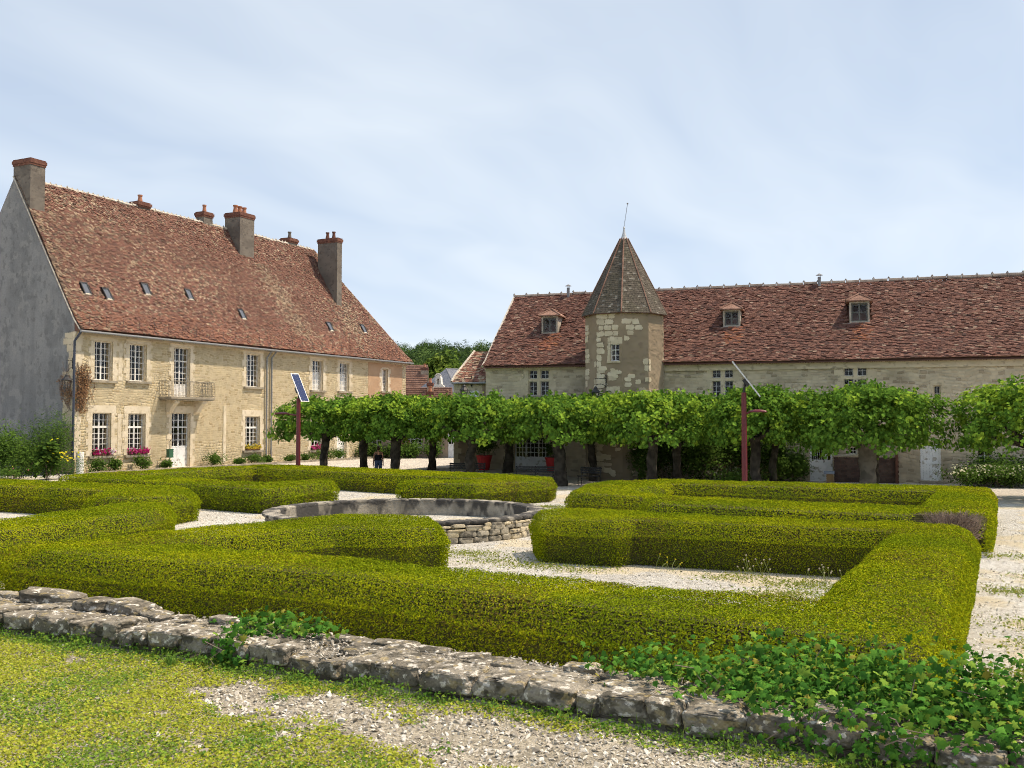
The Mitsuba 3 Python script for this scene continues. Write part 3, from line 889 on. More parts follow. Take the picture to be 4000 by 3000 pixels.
# seed-headed stalks in front of the inner hedge face
for k_, (c0, n) in enumerate(((uv([(-6.0, 19.2)])[0], 7), (uv([(-4.2, 19.2)])[0], 12), (uv([(-3.0, 18.9)])[0], 10))):
    key = thing('flower_stalk', ['tall weed stalk with a yellow flower before the inner face of the near hedge', 'thin pale seed stalks left of the near hedge inner corner', 'thin pale seed stalks in the near hedge inner corner'][k_], 'wild flower')
    b, h_ = MB(), MB()
    for _ in range(n):
        o = np.array([*(c0 + g.normal(0, 0.16, 2)), 0.0])
        tip = o + [g.normal(0, 0.08), g.normal(0, 0.08), g.uniform(0.15, 0.38)]
        b.tube([o, (o + tip) / 2 + g.normal(0, 0.02, 3), tip], 0.005, 3)
        h_.mesh(trimesh.creation.icosphere(subdivisions=1, radius=0.016).apply_translation(tip), (0.6, 0.52, 0.05) if k_ == 0 else (0.55, 0.5, 0.4))
    b.c = [np.broadcast_to((0.22, 0.26, 0.09), (len(v_), 3)) for v_ in b.v]
    b.put(part(key, 'stalks', kind='stuff'), 'dry_leaf', False, True)
    h_.put(part(key, 'flower_heads', kind='stuff'), 'petal', False, True)
# ---------------------------------------------------------------- building helpers
def prism_s(F, dz, s0, s1):
    """A polygon in the (d, z) plane of F extruded along the wall, as a Manifold."""
    pts = np.array(dz, float)
    if not Polygon(pts).exterior.is_ccw:
        pts = pts[::-1]
    q = m3.CrossSection([pts]).extrude(1.0).to_mesh()
    v, f = q.vert_properties[:, :3], q.tri_verts
    w = F.P(s0 + (s1 - s0) * v[:, 2], v[:, 0], v[:, 1])
    if trimesh.Trimesh(w, f, process=False).volume < 0:
        f = f[:, ::-1]
    return m3.Manifold(m3.Mesh(w.astype(np.float32), f.astype(np.uint32)))


def put_man(key, m, bsdf, smooth=False):
    return MB().mesh(m).put(key, bsdf, smooth)


def window(parent, F, s0, s1, z0, z1, d, segs, cols=4, leafs=2, frame=0.06, bar=0.032, paint='white_paint', curtain=None, base='window', label=None):
    """segs, top to bottom: ('g', height, rows) glazed, ('t', height) transom, ('p', height) solid panel; heights are scaled to fit."""
    k = part(parent, base, label)
    fr, gl = MB(), MB()
    fr.box(F, s0, s0 + frame, d - 0.04, d + 0.04, z0, z1).box(F, s1 - frame, s1, d - 0.04, d + 0.04, z0, z1)
    fr.box(F, s0 + frame, s1 - frame, d - 0.04, d + 0.04, z1 - frame, z1).box(F, s0 + frame, s1 - frame, d - 0.04, d + 0.04, z0, z0 + frame)
    a, b_, top = s0 + frame, s1 - frame, z1 - frame
    H = (z1 - z0 - 2 * frame) / sum(x[1] for x in segs)
    for sg in segs:
        h_ = sg[1] * H
        if sg[0] == 't':
            fr.box(F, a, b_, d - 0.045, d + 0.055, top - h_, top)
        elif sg[0] == 'p':
            fr.box(F, a, b_, d - 0.02, d + 0.018, top - h_, top)
            for l in range(leafs):
                x0, x1 = a + (b_ - a) * l / leafs, a + (b_ - a) * (l + 1) / leafs
                fr.box(F, x0 + 0.005, x0 + 0.075, d, d + 0.034, top - h_, top).box(F, x1 - 0.075, x1 - 0.005, d, d + 0.034, top - h_, top)
                fr.box(F, x0 + 0.075, x1 - 0.075, d, d + 0.033, top - h_, top - h_ + 0.11).box(F, x0 + 0.075, x1 - 0.075, d, d + 0.033, top - 0.07, top)
        else:
            gl.box(F, a, b_, d - 0.002, d + 0.002, top - h_, top)
            for r in range(1, sg[2]):
                z = top - h_ * r / sg[2]
                fr.box(F, a, b_, d - 0.018, d + 0.02, z - bar / 2, z + bar / 2)
            for c in range(1, cols):
                w = bar if c % (cols // leafs) else 0.085
                s = a + (b_ - a) * c / cols
                fr.box(F, s - w / 2, s + w / 2, d - 0.022, d + (0.024 if w == bar else 0.036), top - h_, top)
        top -= h_
    fr.put(part(k, 'frame'), paint)
    if gl.n:
        # one sheet of glass: keep the outer faces only
        v, f, _ = gl.arr()
        keep = np.concatenate([np.arange(n_, n_ + 8) for n_ in range(0, len(v), 8)])
        g1 = MB()
        for n_ in range(0, len(v), 8):
            w = v[n_:n_ + 8]
            g1.add(w[[3, 2, 6, 7]], np.array([[0, 1, 2, 3]]))
        g1.put(part(k, 'pane'), 'glass')
    if curtain:
        cu = MB()
        n_ = 40
        xs = np.linspace(s0 + 0.06, s1 - 0.06, n_)
        dd_ = d - 0.10 + 0.018 * np.sin(np.arange(n_) * 1.25)
        zc0, zc1 = z0 + 0.06, z0 + (z1 - z0) * curtain
        v = np.vstack([F.P(xs, dd_, zc0), F.P(xs, dd_, zc1)])
        i = np.arange(n_ - 1)
        cu.add(v, np.stack([i, i + 1, i + 1 + n_, i + n_], 1))
        cu.put(part(k, 'curtain'), 'curtain')
    return k


def surround(parent, F, s0, s1, z0, z1, rng, stone='ashlar', lint=0.45, ext=0.34, sill=True, jl=True, jr=True, proud=0.025, base='window_surround'):
    """Dressed stone round an opening: toothed jambs, lintel and projecting sill."""
    k = part(parent, base)
    MB().box(F, s0 - ext, s1 + ext, -0.1, proud, z1 + 0.004, z1 + lint).put(part(k, 'lintel'), stone)
    for side, on in ((0, jl), (1, jr)):
        if not on:
            continue
        z, alt = z0, rng.integers(0, 2)
        while z < z1 - 0.02:
            h_ = min(rng.uniform(0.30, 0.46), z1 - z)
            if z1 - z - h_ < 0.12:
                h_ = z1 - z
            w = (0.24 if alt else 0.40) + 0.06 * rng.random()
            if side == 0:
                MB().box(F, s0 - w, s0 - 0.002, -0.1, proud - 0.004 * alt, z + 0.004, z + h_ - 0.004).put(part(k, 'stone'), stone)
            else:
                MB().box(F, s1 + 0.002, s1 + w, -0.1, proud - 0.004 * alt, z + 0.004, z + h_ - 0.004).put(part(k, 'stone'), stone)
            z += h_
            alt = 1 - alt
    # stepped moulding inside the opening
    b = MB()
    b.box(F, s0, s0 + 0.05, -0.2, -0.07, z0, z1 - 0.05).box(F, s1 - 0.05, s1, -0.2, -0.07, z0, z1 - 0.05).box(F, s0, s1, -0.2, -0.07, z1 - 0.05, z1)
    b.put(part(k, 'moulding'), stone)
    if sill:
        MB().box(F, s0 - 0.26, s1 + 0.26, -0.28, 0.16, z0 - 0.15, z0 - 0.006).put(part(parent, 'window_sill'), 'sill_stone')


class Slope:
    sag = 0.0

    """A roof plane bent along its eave: w runs up the slope along the polyline prof of (d, z)."""

    def __init__(self, F, prof):
        self.F, self.p = F, np.array(prof, float)
        self.L = np.concatenate([[0], np.cumsum(np.hypot(*np.diff(self.p, axis=0).T))])

    def at(self, s, w, lift=0.0):
        d, z = np.interp(w, self.L, self.p[:, 0]), np.interp(w, self.L, self.p[:, 1])
        k = np.clip(np.searchsorted(self.L, w, side='right') - 1, 0, len(self.L) - 2)
        td, tz = np.diff(self.p[:, 0])[k], np.diff(self.p[:, 1])[k]
        l = np.hypot(td, tz)
        q = np.stack(np.broadcast_arrays(s * 0.22, w * 0.3, 0 * s + self.L[-1]), -1)
        lift = lift + self.sag * nfbm(q, 3, 17)
        return self.F.P(s, d + lift * tz / l, z - lift * td / l)

    def w_of_z(self, z):
        return np.interp(z, self.p[:, 1], self.L)

    def z_of_w(self, w):
        return np.interp(w, self.L, self.p[:, 1])


def tiles(key, S, smin, smax, palette, rng, tw=0.19, ex=0.125, rough=1.0, holes=(), colfn=None, bsdf='tile', thick=0.022):
    """Rows of small flat tiles; smin and smax are functions of w (arrays)."""
    rows = np.arange(0, S.L[-1], ex)
    ss, ww = [], []
    for r, w in enumerate(rows):
        a, b_ = float(smin(w)), float(smax(w))
        if b_ - a < tw:
            continue
        x = np.arange(a - tw * rng.random(), b_, tw)
        ss.append(x)
        ww.append(np.full(len(x), w))
    s, w = np.concatenate(ss), np.concatenate(ww)
    ok = np.ones(len(s), bool)
    for a, b_, c, d_ in holes:
        ok &= ~((s + tw > a) & (s < b_) & (w + ex > c) & (w < d_))
    s, w = s[ok], w[ok]
    n = len(s)
    lo, hi = smin(w), smax(w)
    s0, s1 = np.maximum(s + 0.004, lo), np.minimum(s + tw - 0.004, hi)
    ok = s1 - s0 > 0.03
    s0, s1, w = s0[ok], s1[ok], w[ok]
    n = len(w)
    w = w + rng.normal(0, 0.010 * rough, n)
    lift = thick + np.abs(rng.normal(0, 0.012 * rough, n))
    sk = rng.normal(0, 0.012 * rough, n)
    w0, w1 = np.maximum(w, 0.0) - 0.01, np.minimum(w + ex + 0.035, S.L[-1])
    a = S.at(s0, w0 + sk, lift)
    b_ = S.at(s1, w0 - sk, lift + rng.normal(0, 0.006 * rough, n))
    c = S.at(s1, w1, 0.006)
    d_ = S.at(s0, w1, 0.006)
    e = S.at(s0, w0 + sk, 0.0)
    f_ = S.at(s1, w0 - sk, 0.0)
    v = np.stack([a, b_, c, d_, e, f_], 1).reshape(-1, 3)
    i = np.arange(n)[:, None] * 6
    fc = np.vstack([i + np.array([[0, 1, 2]]), i + np.array([[0, 2, 3]]), i + np.array([[4, 5, 1]]), i + np.array([[4, 1, 0]])])
    if S.F.flip:
        fc = fc[:, ::-1]
    mid = (a + c) / 2
    pal = np.asarray(palette, float)
    if colfn is not None:
        col = colfn(mid, s0, w, rng)
    else:
        col = pal[rng.integers(0, len(pal), n)]
    col = col * 0.66 + col.mean(0) * 0.34
    col = np.clip(col * (1 + 0.09 * rng.normal(size=(n, 1))), 0.005, 0.9)
    scene[key] = mikit.ply((v, fc), bsdf, False, color=np.repeat(col, 6, 0))
    labels.setdefault(key, {})['kind'] = 'stuff'
    return key


def ridge(key, P0, P1, r=0.13, step=0.38, bump=0.06, rng=None, mat_='mortar'):
    """Half-round ridge tiles bedded in mortar, a lump at each joint."""
    P0, P1 = np.array(P0, float), np.array(P1, float)
    L = np.linalg.norm(P1 - P0)
    n = int(L / step)
    b = MB()
    for k_ in range(n):
        a, c = P0 + (P1 - P0) * k_ / n, P0 + (P1 - P0) * (k_ + 0.96) / n
        jit = rng.normal(0, 0.012, 3)
        b.tube([a + jit, c + jit], [r, r * 0.93], 7)
        if bump:
            q_ = a + jit + [0, 0, r * 0.8]
            b.tube([q_ - (P1 - P0) / L * 0.05, q_ + [0, 0, bump], q_ + (P1 - P0) / L * 0.05], [0.035, 0.045, 0.03], 5)
    b.put(key, mat_, 50)


def chimney(parent, F, s0, s1, d0, d1, z0, z1, pots=(), cap='brick', pot='terracotta', rim=0.075, stack='chimney_render', base='chimney'):
    k = part(parent, base)
    MB().box(F, s0, s1, d0, d1, z0, z1 - 0.40).put(part(k, 'stack'), stack)
    b = MB()
    b.box(F, s0 - rim * 0.5, s1 + rim * 0.5, d0 - rim * 0.5, d1 + rim * 0.5, z1 - 0.40, z1 - 0.28)
    b.box(F, s0 - rim, s1 + rim, d0 - rim, d1 + rim, z1 - 0.276, z1 - 0.08)
    b.box(F, s0 - rim * 0.4, s1 + rim * 0.4, d0 - rim * 0.4, d1 + rim * 0.4, z1 - 0.077, z1)
    b.put(part(k, 'cap'), cap)
    for (s, d, h_, r) in pots:
        o = F.P(s, d, z1 - 0.02)
        MB().lathe(o, [(r * 1.5, 0), (r * 1.45, 0.08), (r * 1.05, h_ * 0.55), (r, h_ * 0.8), (r * 1.3, h_ * 0.86), (r * 1.3, h_), (r * 0.8, h_), (r * 0.8, h_ * 0.5)], 12).put(part(k, 'chimney_pot'), pot, 40)
    return k


RT = np.array([(0.158, 0.067, 0.05), (0.188, 0.086, 0.064), (0.125, 0.053, 0.043), (0.212, 0.112, 0.084), (0.09, 0.048, 0.042), (0.165, 0.090, 0.07)])
LICH = np.array([(0.28, 0.205, 0.135), (0.36, 0.29, 0.21), (0.21, 0.17, 0.12), (0.085, 0.07, 0.055)])

# ---------------------------------------------------------------- the manor on the left
mh = thing('manor_house', 'cream stone manor with steep red brown roof and grey gable on the left', 'house')
rng = np.random.default_rng(101)
UP = [(1.38, 2.70, 5.43, 7.75), (3.99, 5.33, 5.47, 7.75), (7.60, 9.01, 4.58, 7.78), (14.39, 15.84, 5.46, 7.78), (21.81, 23.18, 5.42, 7.76), (25.33, 26.62, 5.45, 7.75), (31.43, 32.27, 5.60, 7.52)]
LO = [(1.29, 2.66, 0.97, 3.50), (3.94, 5.31, 0.96, 3.48), (7.47, 9.09, 0.06, 3.55), (14.34, 15.86, 0.97, 3.36), (21.70, 23.24, 0.80, 3.30), (25.01, 26.32, 0.0, 3.25)]
wall = man(LB, 0, 35.17, -0.55, 0, -0.3, 8.15)
for a in UP + LO:
    wall = wall - man(LB, a[0], a[1], -0.7, 0.1, a[2], a[3])
put_man(part(mh, 'front_wall'), wall, 'wall_cream')
PROF = [(0.48, 8.22), (0.0, 8.80), (-0.6, 9.75), (-5.45, 17.70)]
gab = [(0, -0.3), (0, 8.15), (-0.05, 8.72), (-0.65, 9.62), (-5.45, 17.55), (-10.25, 9.62), (-10.9, 8.2), (-10.9, -0.3)]
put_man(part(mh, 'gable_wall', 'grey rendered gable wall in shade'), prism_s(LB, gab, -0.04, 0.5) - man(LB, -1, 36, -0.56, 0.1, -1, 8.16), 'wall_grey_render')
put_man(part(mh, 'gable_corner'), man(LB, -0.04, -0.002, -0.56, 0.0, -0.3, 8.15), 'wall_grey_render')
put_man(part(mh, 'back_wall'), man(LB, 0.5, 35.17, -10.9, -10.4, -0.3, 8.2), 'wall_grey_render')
put_man(part(mh, 'end_wall'), man(LB, 34.67, 35.17, -10.4, -0.55, -0.3, 8.2), 'wall_cream')
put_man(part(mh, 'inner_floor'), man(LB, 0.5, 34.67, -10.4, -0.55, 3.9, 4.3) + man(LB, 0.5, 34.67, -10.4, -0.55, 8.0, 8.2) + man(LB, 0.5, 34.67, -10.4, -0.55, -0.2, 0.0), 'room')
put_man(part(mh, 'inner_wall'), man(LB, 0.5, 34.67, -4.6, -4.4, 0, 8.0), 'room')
# pinkish rendered bay at the far end
put_man(part(mh, 'pink_render', 'pinkish rendered end bay'), man(LB, 29.3, 34.55, -0.02, 0.015, 0, 8.15) - man(LB, 31.43, 32.27, -0.2, 0.2, 5.60, 7.52), 'wall_pink_render')
UPS = [('g', 1, 6)]
for n, a in enumerate(UP):
    if n == 2:
        window(mh, LB, *a, -0.27, [('g', 0.62, 2), ('t', 0.06), ('g', 1.15, 4), ('p', 0.62)], base='balcony_door')
        surround(mh, LB, *a, rng, sill=False)
    elif n == 6:
        window(mh, LB, *a, -0.27, UPS, cols=4)
        surround(mh, LB, *a, rng, ext=0.1, lint=0.12)
    else:
        window(mh, LB, *a, -0.27, UPS, curtain=0.62 if n in (4, 5) else None)
        surround(mh, LB, *a, rng)
for n, a in enumerate(LO):
    if n == 2:
        window(mh, LB, *a, -0.27, [('g', 0.95, 2), ('t', 0.10), ('g', 1.35, 3), ('p', 1.5)], cols=4, base='front_door', paint='worn_white_paint')
        surround(mh, LB, *a, rng, sill=False)
    elif n == 5:
        window(mh, LB, *a, -0.27, [('g', 0.8, 2), ('t', 0.10), ('p', 2.3)], base='side_door')
        surround(mh, LB, *a, rng, sill=False)
    else:
        window(mh, LB, *a, -0.27, [('g', 0.72, 2), ('t', 0.13), ('g', 1.6, 5)])
        surround(mh, LB, *a, rng)
b = MB()
for z0, z1 in ((5.45, 7.7), (1.0, 3.45)):           # dressed stone between the paired windows
    z = z0
    while z < z1 - 0.1:
        h_ = min(rng.uniform(0.34, 0.5), z1 - z)
        MB().box(LB, 3.14, 3.14 + rng.uniform(0.25, 0.38), -0.1, 0.020, z + 0.004, z + h_ - 0.004).put(part(mh, 'pier_stone'), 'ashlar')
        MB().box(LB, 3.55 - rng.uniform(0.0, 0.02), 3.57, -0.1, 0.019, z + 0.004, z + h_ - 0.004).put(part(mh, 'pier_stone'), 'ashlar')
        z += h_
z = 0.1
while z < 8.0:                                       # corner quoins
    h_ = min(rng.uniform(0.32, 0.48), 8.1 - z)
    w = rng.uniform(0.3, 0.62)
    MB().box(LB, -0.065, w, -0.1, 0.03, z + 0.004, z + h_ - 0.004).put(part(mh, 'quoin'), 'ashlar')
    z += h_
b = MB()
z = 0.1
while z < 8.0:                                       # dull quoins showing on the gable
    h_ = min(rng.uniform(0.32, 0.48), 8.1 - z)
    MB().box(LB, -0.07, -0.03, -rng.uniform(0.35, 0.95), -0.1, z + 0.006, z + h_ - 0.006).put(part(mh, 'gable_quoin'), 'ashlar_dull')
    z += h_
MB().box(LB, -0.05, 35.2, -0.3, 0.14, 7.98, 8.15).put(part(mh, 'cornice'), 'ashlar_dull')
MB().box(LB, 12.12, 12.38, -0.05, 0.05, 0.2, 4.05).put(part(mh, 'pilaster_strip'), 'ashlar')
# roof
deck = prism_s(LB, [(d - 0.0, z - 0.05) for d, z in PROF] + [(-10.3, 9.70), (-10.9, 8.75), (-11.38, 8.17)], -0.02, 35.45)
nrm = unit(np.array([*(LB.d * 9.48), 6.65]))
deck = deck.split_by_plane(tuple(-nrm), float(-nrm @ LB.P(35.45, 0, 8.17)))[0]
rf = part(mh, 'roof')
put_man(rf, deck, 'roof_deck')
S = Slope(LB, PROF)
S.sag = 0.22
SK = [(1.63, 10.84), (3.18, 10.70), (6.62, 11.43), (10.36, 11.48), (15.0, 10.59), (25.36, 10.62), (30.29, 10.86)]
hip = lambda w: 35.45 - (S.z_of_w(w) - 8.22) / 9.48 * 6.65


def left_cols(mid, s, w, rng):
    n = len(s)
    c = RT[rng.integers(0, len(RT), n)].copy()
    patch = nfbm(np.stack([s * 0.25, w * 0.35, 0 * s], -1), 4, 3)
    gray = np.exp(-s / 1.4) + 0.9 * np.exp(-((s - 19.6 - 0.25 * (9.5 - w)) / 1.1) ** 2) * (w < 8.2) + 0.75 * np.exp(-((s - 28.6) / 1.4) ** 2) * (w < 5.8) + 0.5 * sm(-1.2, -0.2, s - hip(w))
    pr = np.clip(0.13 + 0.9 * sm(0.45, 0.7, patch) * 0.25 + 0.62 * gray, 0, 0.9)
    m_ = rng.random(n) < pr
    c[m_] = LICH[rng.integers(0, len(LICH), m_.sum())]
    red = sm(3.0, 0.4, w) * 0.5
    m_ = rng.random(n) < red
    c[m_] = np.array([(0.215, 0.09, 0.058), (0.25, 0.12, 0.08)])[rng.integers(0, 2, m_.sum())]
    return c * (0.70 + 0.6 * patch[:, None]) * (0.9 + 0.2 * nfbm(np.stack([s * 1.6, w * 0.25, 0 * s], -1), 3, 7)[:, None])


hol = [(s - 0.26, s + 0.26, S.w_of_z(z) - 0.42, S.w_of_z(z) + 0.42) for s, z in SK]
tiles(part(rf, 'tiles'), S, lambda w: -0.07 + 0 * w, hip, RT, rng, 0.19, 0.125, 2.2, hol, left_cols, thick=0.03)
ridge(part(rf, 'ridge_tiles'), LB.P(0.9, -5.45, 17.74), LB.P(28.8, -5.45, 17.74), 0.14, 0.40, 0.07, rng)
hp = [LB.P(float(hip(S.w_of_z(z))), float(np.interp(z, [p_[1] for p_ in PROF], [p_[0] for p_ in PROF])), z + 0.06) for z in (8.3, 8.8, 9.75, 13.0, 17.7)]
MB().tube(hp, 0.11, 7).put(part(rf, 'hip_tiles'), 'far_tile', 50)
vg = [LB.P(-0.08, d, z + 0.03) for d, z in PROF]
MB().tube(vg, 0.045, 6).put(part(rf, 'verge'), 'mortar', 50)
for s, z in SK:
    k = part(mh, 'skylight')
    w0 = float(S.w_of_z(z))
    def quadbox(a0, a1, c0, c1, l0, l1):
        q_ = np.array([[a0, c0], [a1, c0], [a1, c1], [a0, c1]])
        v = np.vstack([S.at(q_[:, 0], q_[:, 1], l0), S.at(q_[:, 0], q_[:, 1], l1)])
        return v, np.array([[0, 3, 2, 1], [4, 5, 6, 7], [0, 1, 5, 4], [1, 2, 6, 5], [2, 3, 7, 6], [3, 0, 4, 7]])
    b = MB()
    for q_ in ((s - 0.26, s - 0.20, w0 - 0.42, w0 + 0.42), (s + 0.20, s + 0.26, w0 - 0.42, w0 + 0.42), (s - 0.20, s + 0.20, w0 + 0.34, w0 + 0.42)):
        b.add(*quadbox(*q_, -0.02, 0.10))
    b.put(part(k, 'frame'), 'iron')
    MB().add(*quadbox(s - 0.20, s + 0.20, w0 - 0.36, w0 + 0.34, 0.0, 0.06)).put(part(k, 'pane'), 'skylight_glass')
    MB().add(*quadbox(s - 0.26, s + 0.26, w0 - 0.47, w0 - 0.36, -0.01, 0.05)).put(part(k, 'flashing'), 'mortar')
# chimneys
chimney(mh, LB, -0.03, 0.98, -5.5, -4.0, 14.5, 18.72)
chimney(mh, LB, 9.45, 10.4, -6.1, -5.3, 16.6, 18.15, [(9.93, -5.7, 0.55, 0.13)], rim=0.13)
chimney(mh, LB, 15.65, 16.55, -6.1, -5.3, 16.6, 18.62, [(16.1, -5.7, 0.6, 0.12)], rim=0.09)
chimney(mh, LB, 18.14, 19.72, -5.55, -4.05, 14.5, 18.95, [(18.45, -4.8, 0.62, 0.15), (18.93, -4.8, 0.62, 0.15), (19.42, -4.8, 0.62, 0.15)])
chimney(mh, LB, 25.5, 26.5, -6.2, -5.3, 16.6, 18.3, [(26.0, -5.7, 0.6, 0.12)], rim=0.11, pot='chimney_render')
chimney(mh, LB, 27.95, 28.62, -4.25, -2.25, 11.6, 18.45, [(28.28, -3.5, 0.6, 0.12), (28.28, -2.85, 0.6, 0.12)], pot='brick')
# gutter, downpipes, snow guards
b = MB().tube([LB.P(-0.1, 0.56, 8.16), LB.P(17, 0.56, 8.12), LB.P(35.5, 0.56, 8.16)], 0.075, 8)
b.put(part(mh, 'gutter'), 'zinc', 50)
for s, mt in ((-0.14, 'downpipe_dark'), (16.42, 'zinc'), (16.95, 'zinc')):
    MB().tube([LB.P(s + 0.1, 0.5, 8.1), LB.P(s + 0.04, 0.34, 7.85), LB.P(s, 0.13, 7.6), LB.P(s, 0.13, 4), LB.P(s, 0.13, 0.1)], 0.075 if mt != 'zinc' else 0.06, 8).put(part(mh, 'downpipe'), mt, 50)
b = MB()
for s in np.arange(0.6, 34, 1.22):
    MB().tube([S.at(s, 0.25, 0.02), S.at(s, 0.25, 0.02) + [0, 0, 0.62]], 0.013, 4).put(part(mh, 'snow_guard_rod'), 'iron')
# balcony
bal = part(mh, 'balcony')
MB().box(LB, 6.35, 10.22, 0.0, 1.06, 4.42, 4.56).box(LB, 6.42, 10.15, 0.0, 0.98, 4.34, 4.417).put(part(bal, 'slab'), 'sill_stone')
for s in (6.95, 9.35):
    put_man(part(bal, 'bracket'), prism_s(LB, [(0, 4.338), (0.82, 4.338), (0.80, 4.16), (0.62, 4.05), (0.45, 3.86), (0.30, 3.62), (0.0, 3.48)], s, s + 0.36), 'ashlar')
b = MB()
zt = 5.54
for pa, pb in (((6.40, 0.03), (6.40, 1.01)), ((6.40, 1.01), (10.17, 1.01)), ((10.17, 1.01), (10.17, 0.03))):
    pa, pb = np.array(pa), np.array(pb)
    for z, r in ((zt, 0.024), (4.66, 0.016)):
        b.tube([LB.P(*pa, z), LB.P(*pb, z)], r, 5)
    n = int(np.linalg.norm(pb - pa) / 0.115)
    for k_ in range(n + 1):
        q_ = pa + (pb - pa) * k_ / n
        b.tube([LB.P(*q_, 4.56), LB.P(*q_, zt)], 0.0125, 4)
b.put(part(bal, 'railing'), 'railing_paint')
MB().box(LB, 7.2, 9.4, 0.0, 0.55, -0.1, 0.06).put(part(mh, 'doorstep'), 'ashlar')
# ---------------------------------------------------------------- the long range on the right with its tower
lr = thing('long_range', 'long low beige stone range with dark red tile roof and dormers behind the trees', 'building')
rng = np.random.default_rng(111)
M = [(2.57, 3.75, 4.40, 5.79), (12.42, 13.52, 4.28, 5.72), (18.85, 19.95, 4.30, 5.73)]
OP = [(22.95, 23.27, 3.92, 4.72), (17.20, 18.28, 0.0, 2.02), (22.31, 23.25, 0.15, 2.0), (24.82, 25.47, 0.96, 1.73), (19.08, 19.42, 1.36, 1.74)]
wall = man(RB, 0.12, 38, -0.55, 0, -0.3, 5.95)
for a in M + OP:
    wall = wall - man(RB, a[0], a[1], -0.7, 0.1, a[2], a[3])
arch = [(1.75, 0.42), (3.74, 0.42)] + [(2.745 + 0.995 * math.cos(t), 1.78 + 0.80 * math.sin(t)) for t in np.linspace(0, math.pi, 13)]
wall = wall - prism(RB, arch, -0.7, 0.1)
put_man(part(lr, 'front_wall'), wall, 'wall_beige')
RP = [(0.38, 5.96), (-0.3, 6.42), (-1.0, 7.02), (-5.46, 10.50)]
gab = [(0, -0.3), (0, 5.9), (-0.3, 6.33), (-1.0, 6.9), (-5.46, 10.35), (-9.9, 6.9), (-10.9, 5.9), (-10.9, -0.3)]
put_man(part(lr, 'gable_wall'), prism_s(RB, gab, 0.08, 0.6) - man(RB, 0, 40, -0.56, 0.1, -1, 5.96), 'wall_beige')
put_man(part(lr, 'back_wall'), man(RB, 0.6, 38, -10.9, -10.4, -0.3, 6.0), 'wall_grey_render')
put_man(part(lr, 'end_wall'), prism_s(RB, gab, 37.6, 38.0) - man(RB, 0, 40, -0.56, 0.1, -1, 5.96), 'wall_beige')
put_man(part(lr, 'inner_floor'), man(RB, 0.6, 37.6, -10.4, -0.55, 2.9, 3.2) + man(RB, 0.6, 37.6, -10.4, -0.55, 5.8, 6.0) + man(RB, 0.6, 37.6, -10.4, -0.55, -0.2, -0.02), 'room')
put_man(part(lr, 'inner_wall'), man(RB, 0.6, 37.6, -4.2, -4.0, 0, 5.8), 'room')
b = MB()
s = 9.95
while s < 38:                                     # dressed eaves course
    L = rng.uniform(0.7, 1.3)
    MB().box(RB, s + 0.004, min(s + L, 38) - 0.004, -0.1, 0.10 + 0.006 * rng.random(), 5.60, 5.95).put(part(lr, 'eaves_stone'), 'ashlar_dull')
    s += L
MB().box(RB, 0.1, 5.3, -0.1, 0.10, 5.80, 5.95).put(part(lr, 'eaves_course'), 'ashlar_dull')
# stone mullioned windows
for s0, s1, z0, z1 in M:
    k = part(lr, 'mullioned_window')
    sm_, zm_ = (s0 + s1) / 2, z0 + (z1 - z0) * 0.60
    MB().box(RB, sm_ - 0.10, sm_ + 0.10, -0.32, 0.0, z0, z1).box(RB, s0, sm_ - 0.10, -0.32, -0.005, zm_ - 0.08, zm_ + 0.08).box(RB, sm_ + 0.10, s1, -0.32, -0.005, zm_ - 0.08, zm_ + 0.08).put(part(k, 'stone_cross'), 'ashlar_dull')
    for a0, a1 in ((s0, sm_ - 0.10), (sm_ + 0.10, s1)):
        for c0, c1, rows in ((z0, zm_ - 0.08, 3), (zm_ + 0.08, z1, 2)):
            fr, b_ = MB(), 0.03
            fr.box(RB, a0, a0 + b_, -0.2, -0.14, c0, c1).box(RB, a1 - b_, a1, -0.2, -0.14, c0, c1).box(RB, a0 + b_, a1 - b_, -0.2, -0.14, c0, c0 + b_).box(RB, a0 + b_, a1 - b_, -0.2, -0.14, c1 - b_, c1)
            am = (a0 + a1) / 2
            fr.box(RB, am - 0.014, am + 0.014, -0.19, -0.143, c0 + b_, c1 - b_)
            for r in range(1, rows):
                z = c0 + (c1 - c0) * r / rows
                fr.box(RB, a0 + b_, a1 - b_, -0.188, -0.146, z - 0.012, z + 0.012)
            fr.put(part(k, 'casement'), 'casement_paint')
            MB().add(RB.P([a0 + b_, a1 - b_, a1 - b_, a0 + b_], -0.165, [c0 + b_, c0 + b_, c1 - b_, c1 - b_]), np.array([[0, 1, 2, 3]])).put(part(k, 'pane'), 'glass')
    surround(lr, RB, s0, s1, z0, z1, rng, 'ashlar_dull', 0.26, 0.24, proud=0.022)
# small windows
window(lr, RB, *OP[0], -0.14, [('g', 1, 2)], cols=2, leafs=1, frame=0.03, paint='grey_paint')
window(lr, RB, *OP[3], -0.14, [('g', 1, 2)], cols=2, leafs=1, frame=0.05)
window(lr, RB, *OP[4], -0.14, [('g', 1, 2)], cols=2, leafs=1, frame=0.05)
for a in (OP[0], OP[3]):
    surround(lr, RB, *a, rng, 'ashlar_dull', 0.2, 0.16, sill=False, proud=0.02)
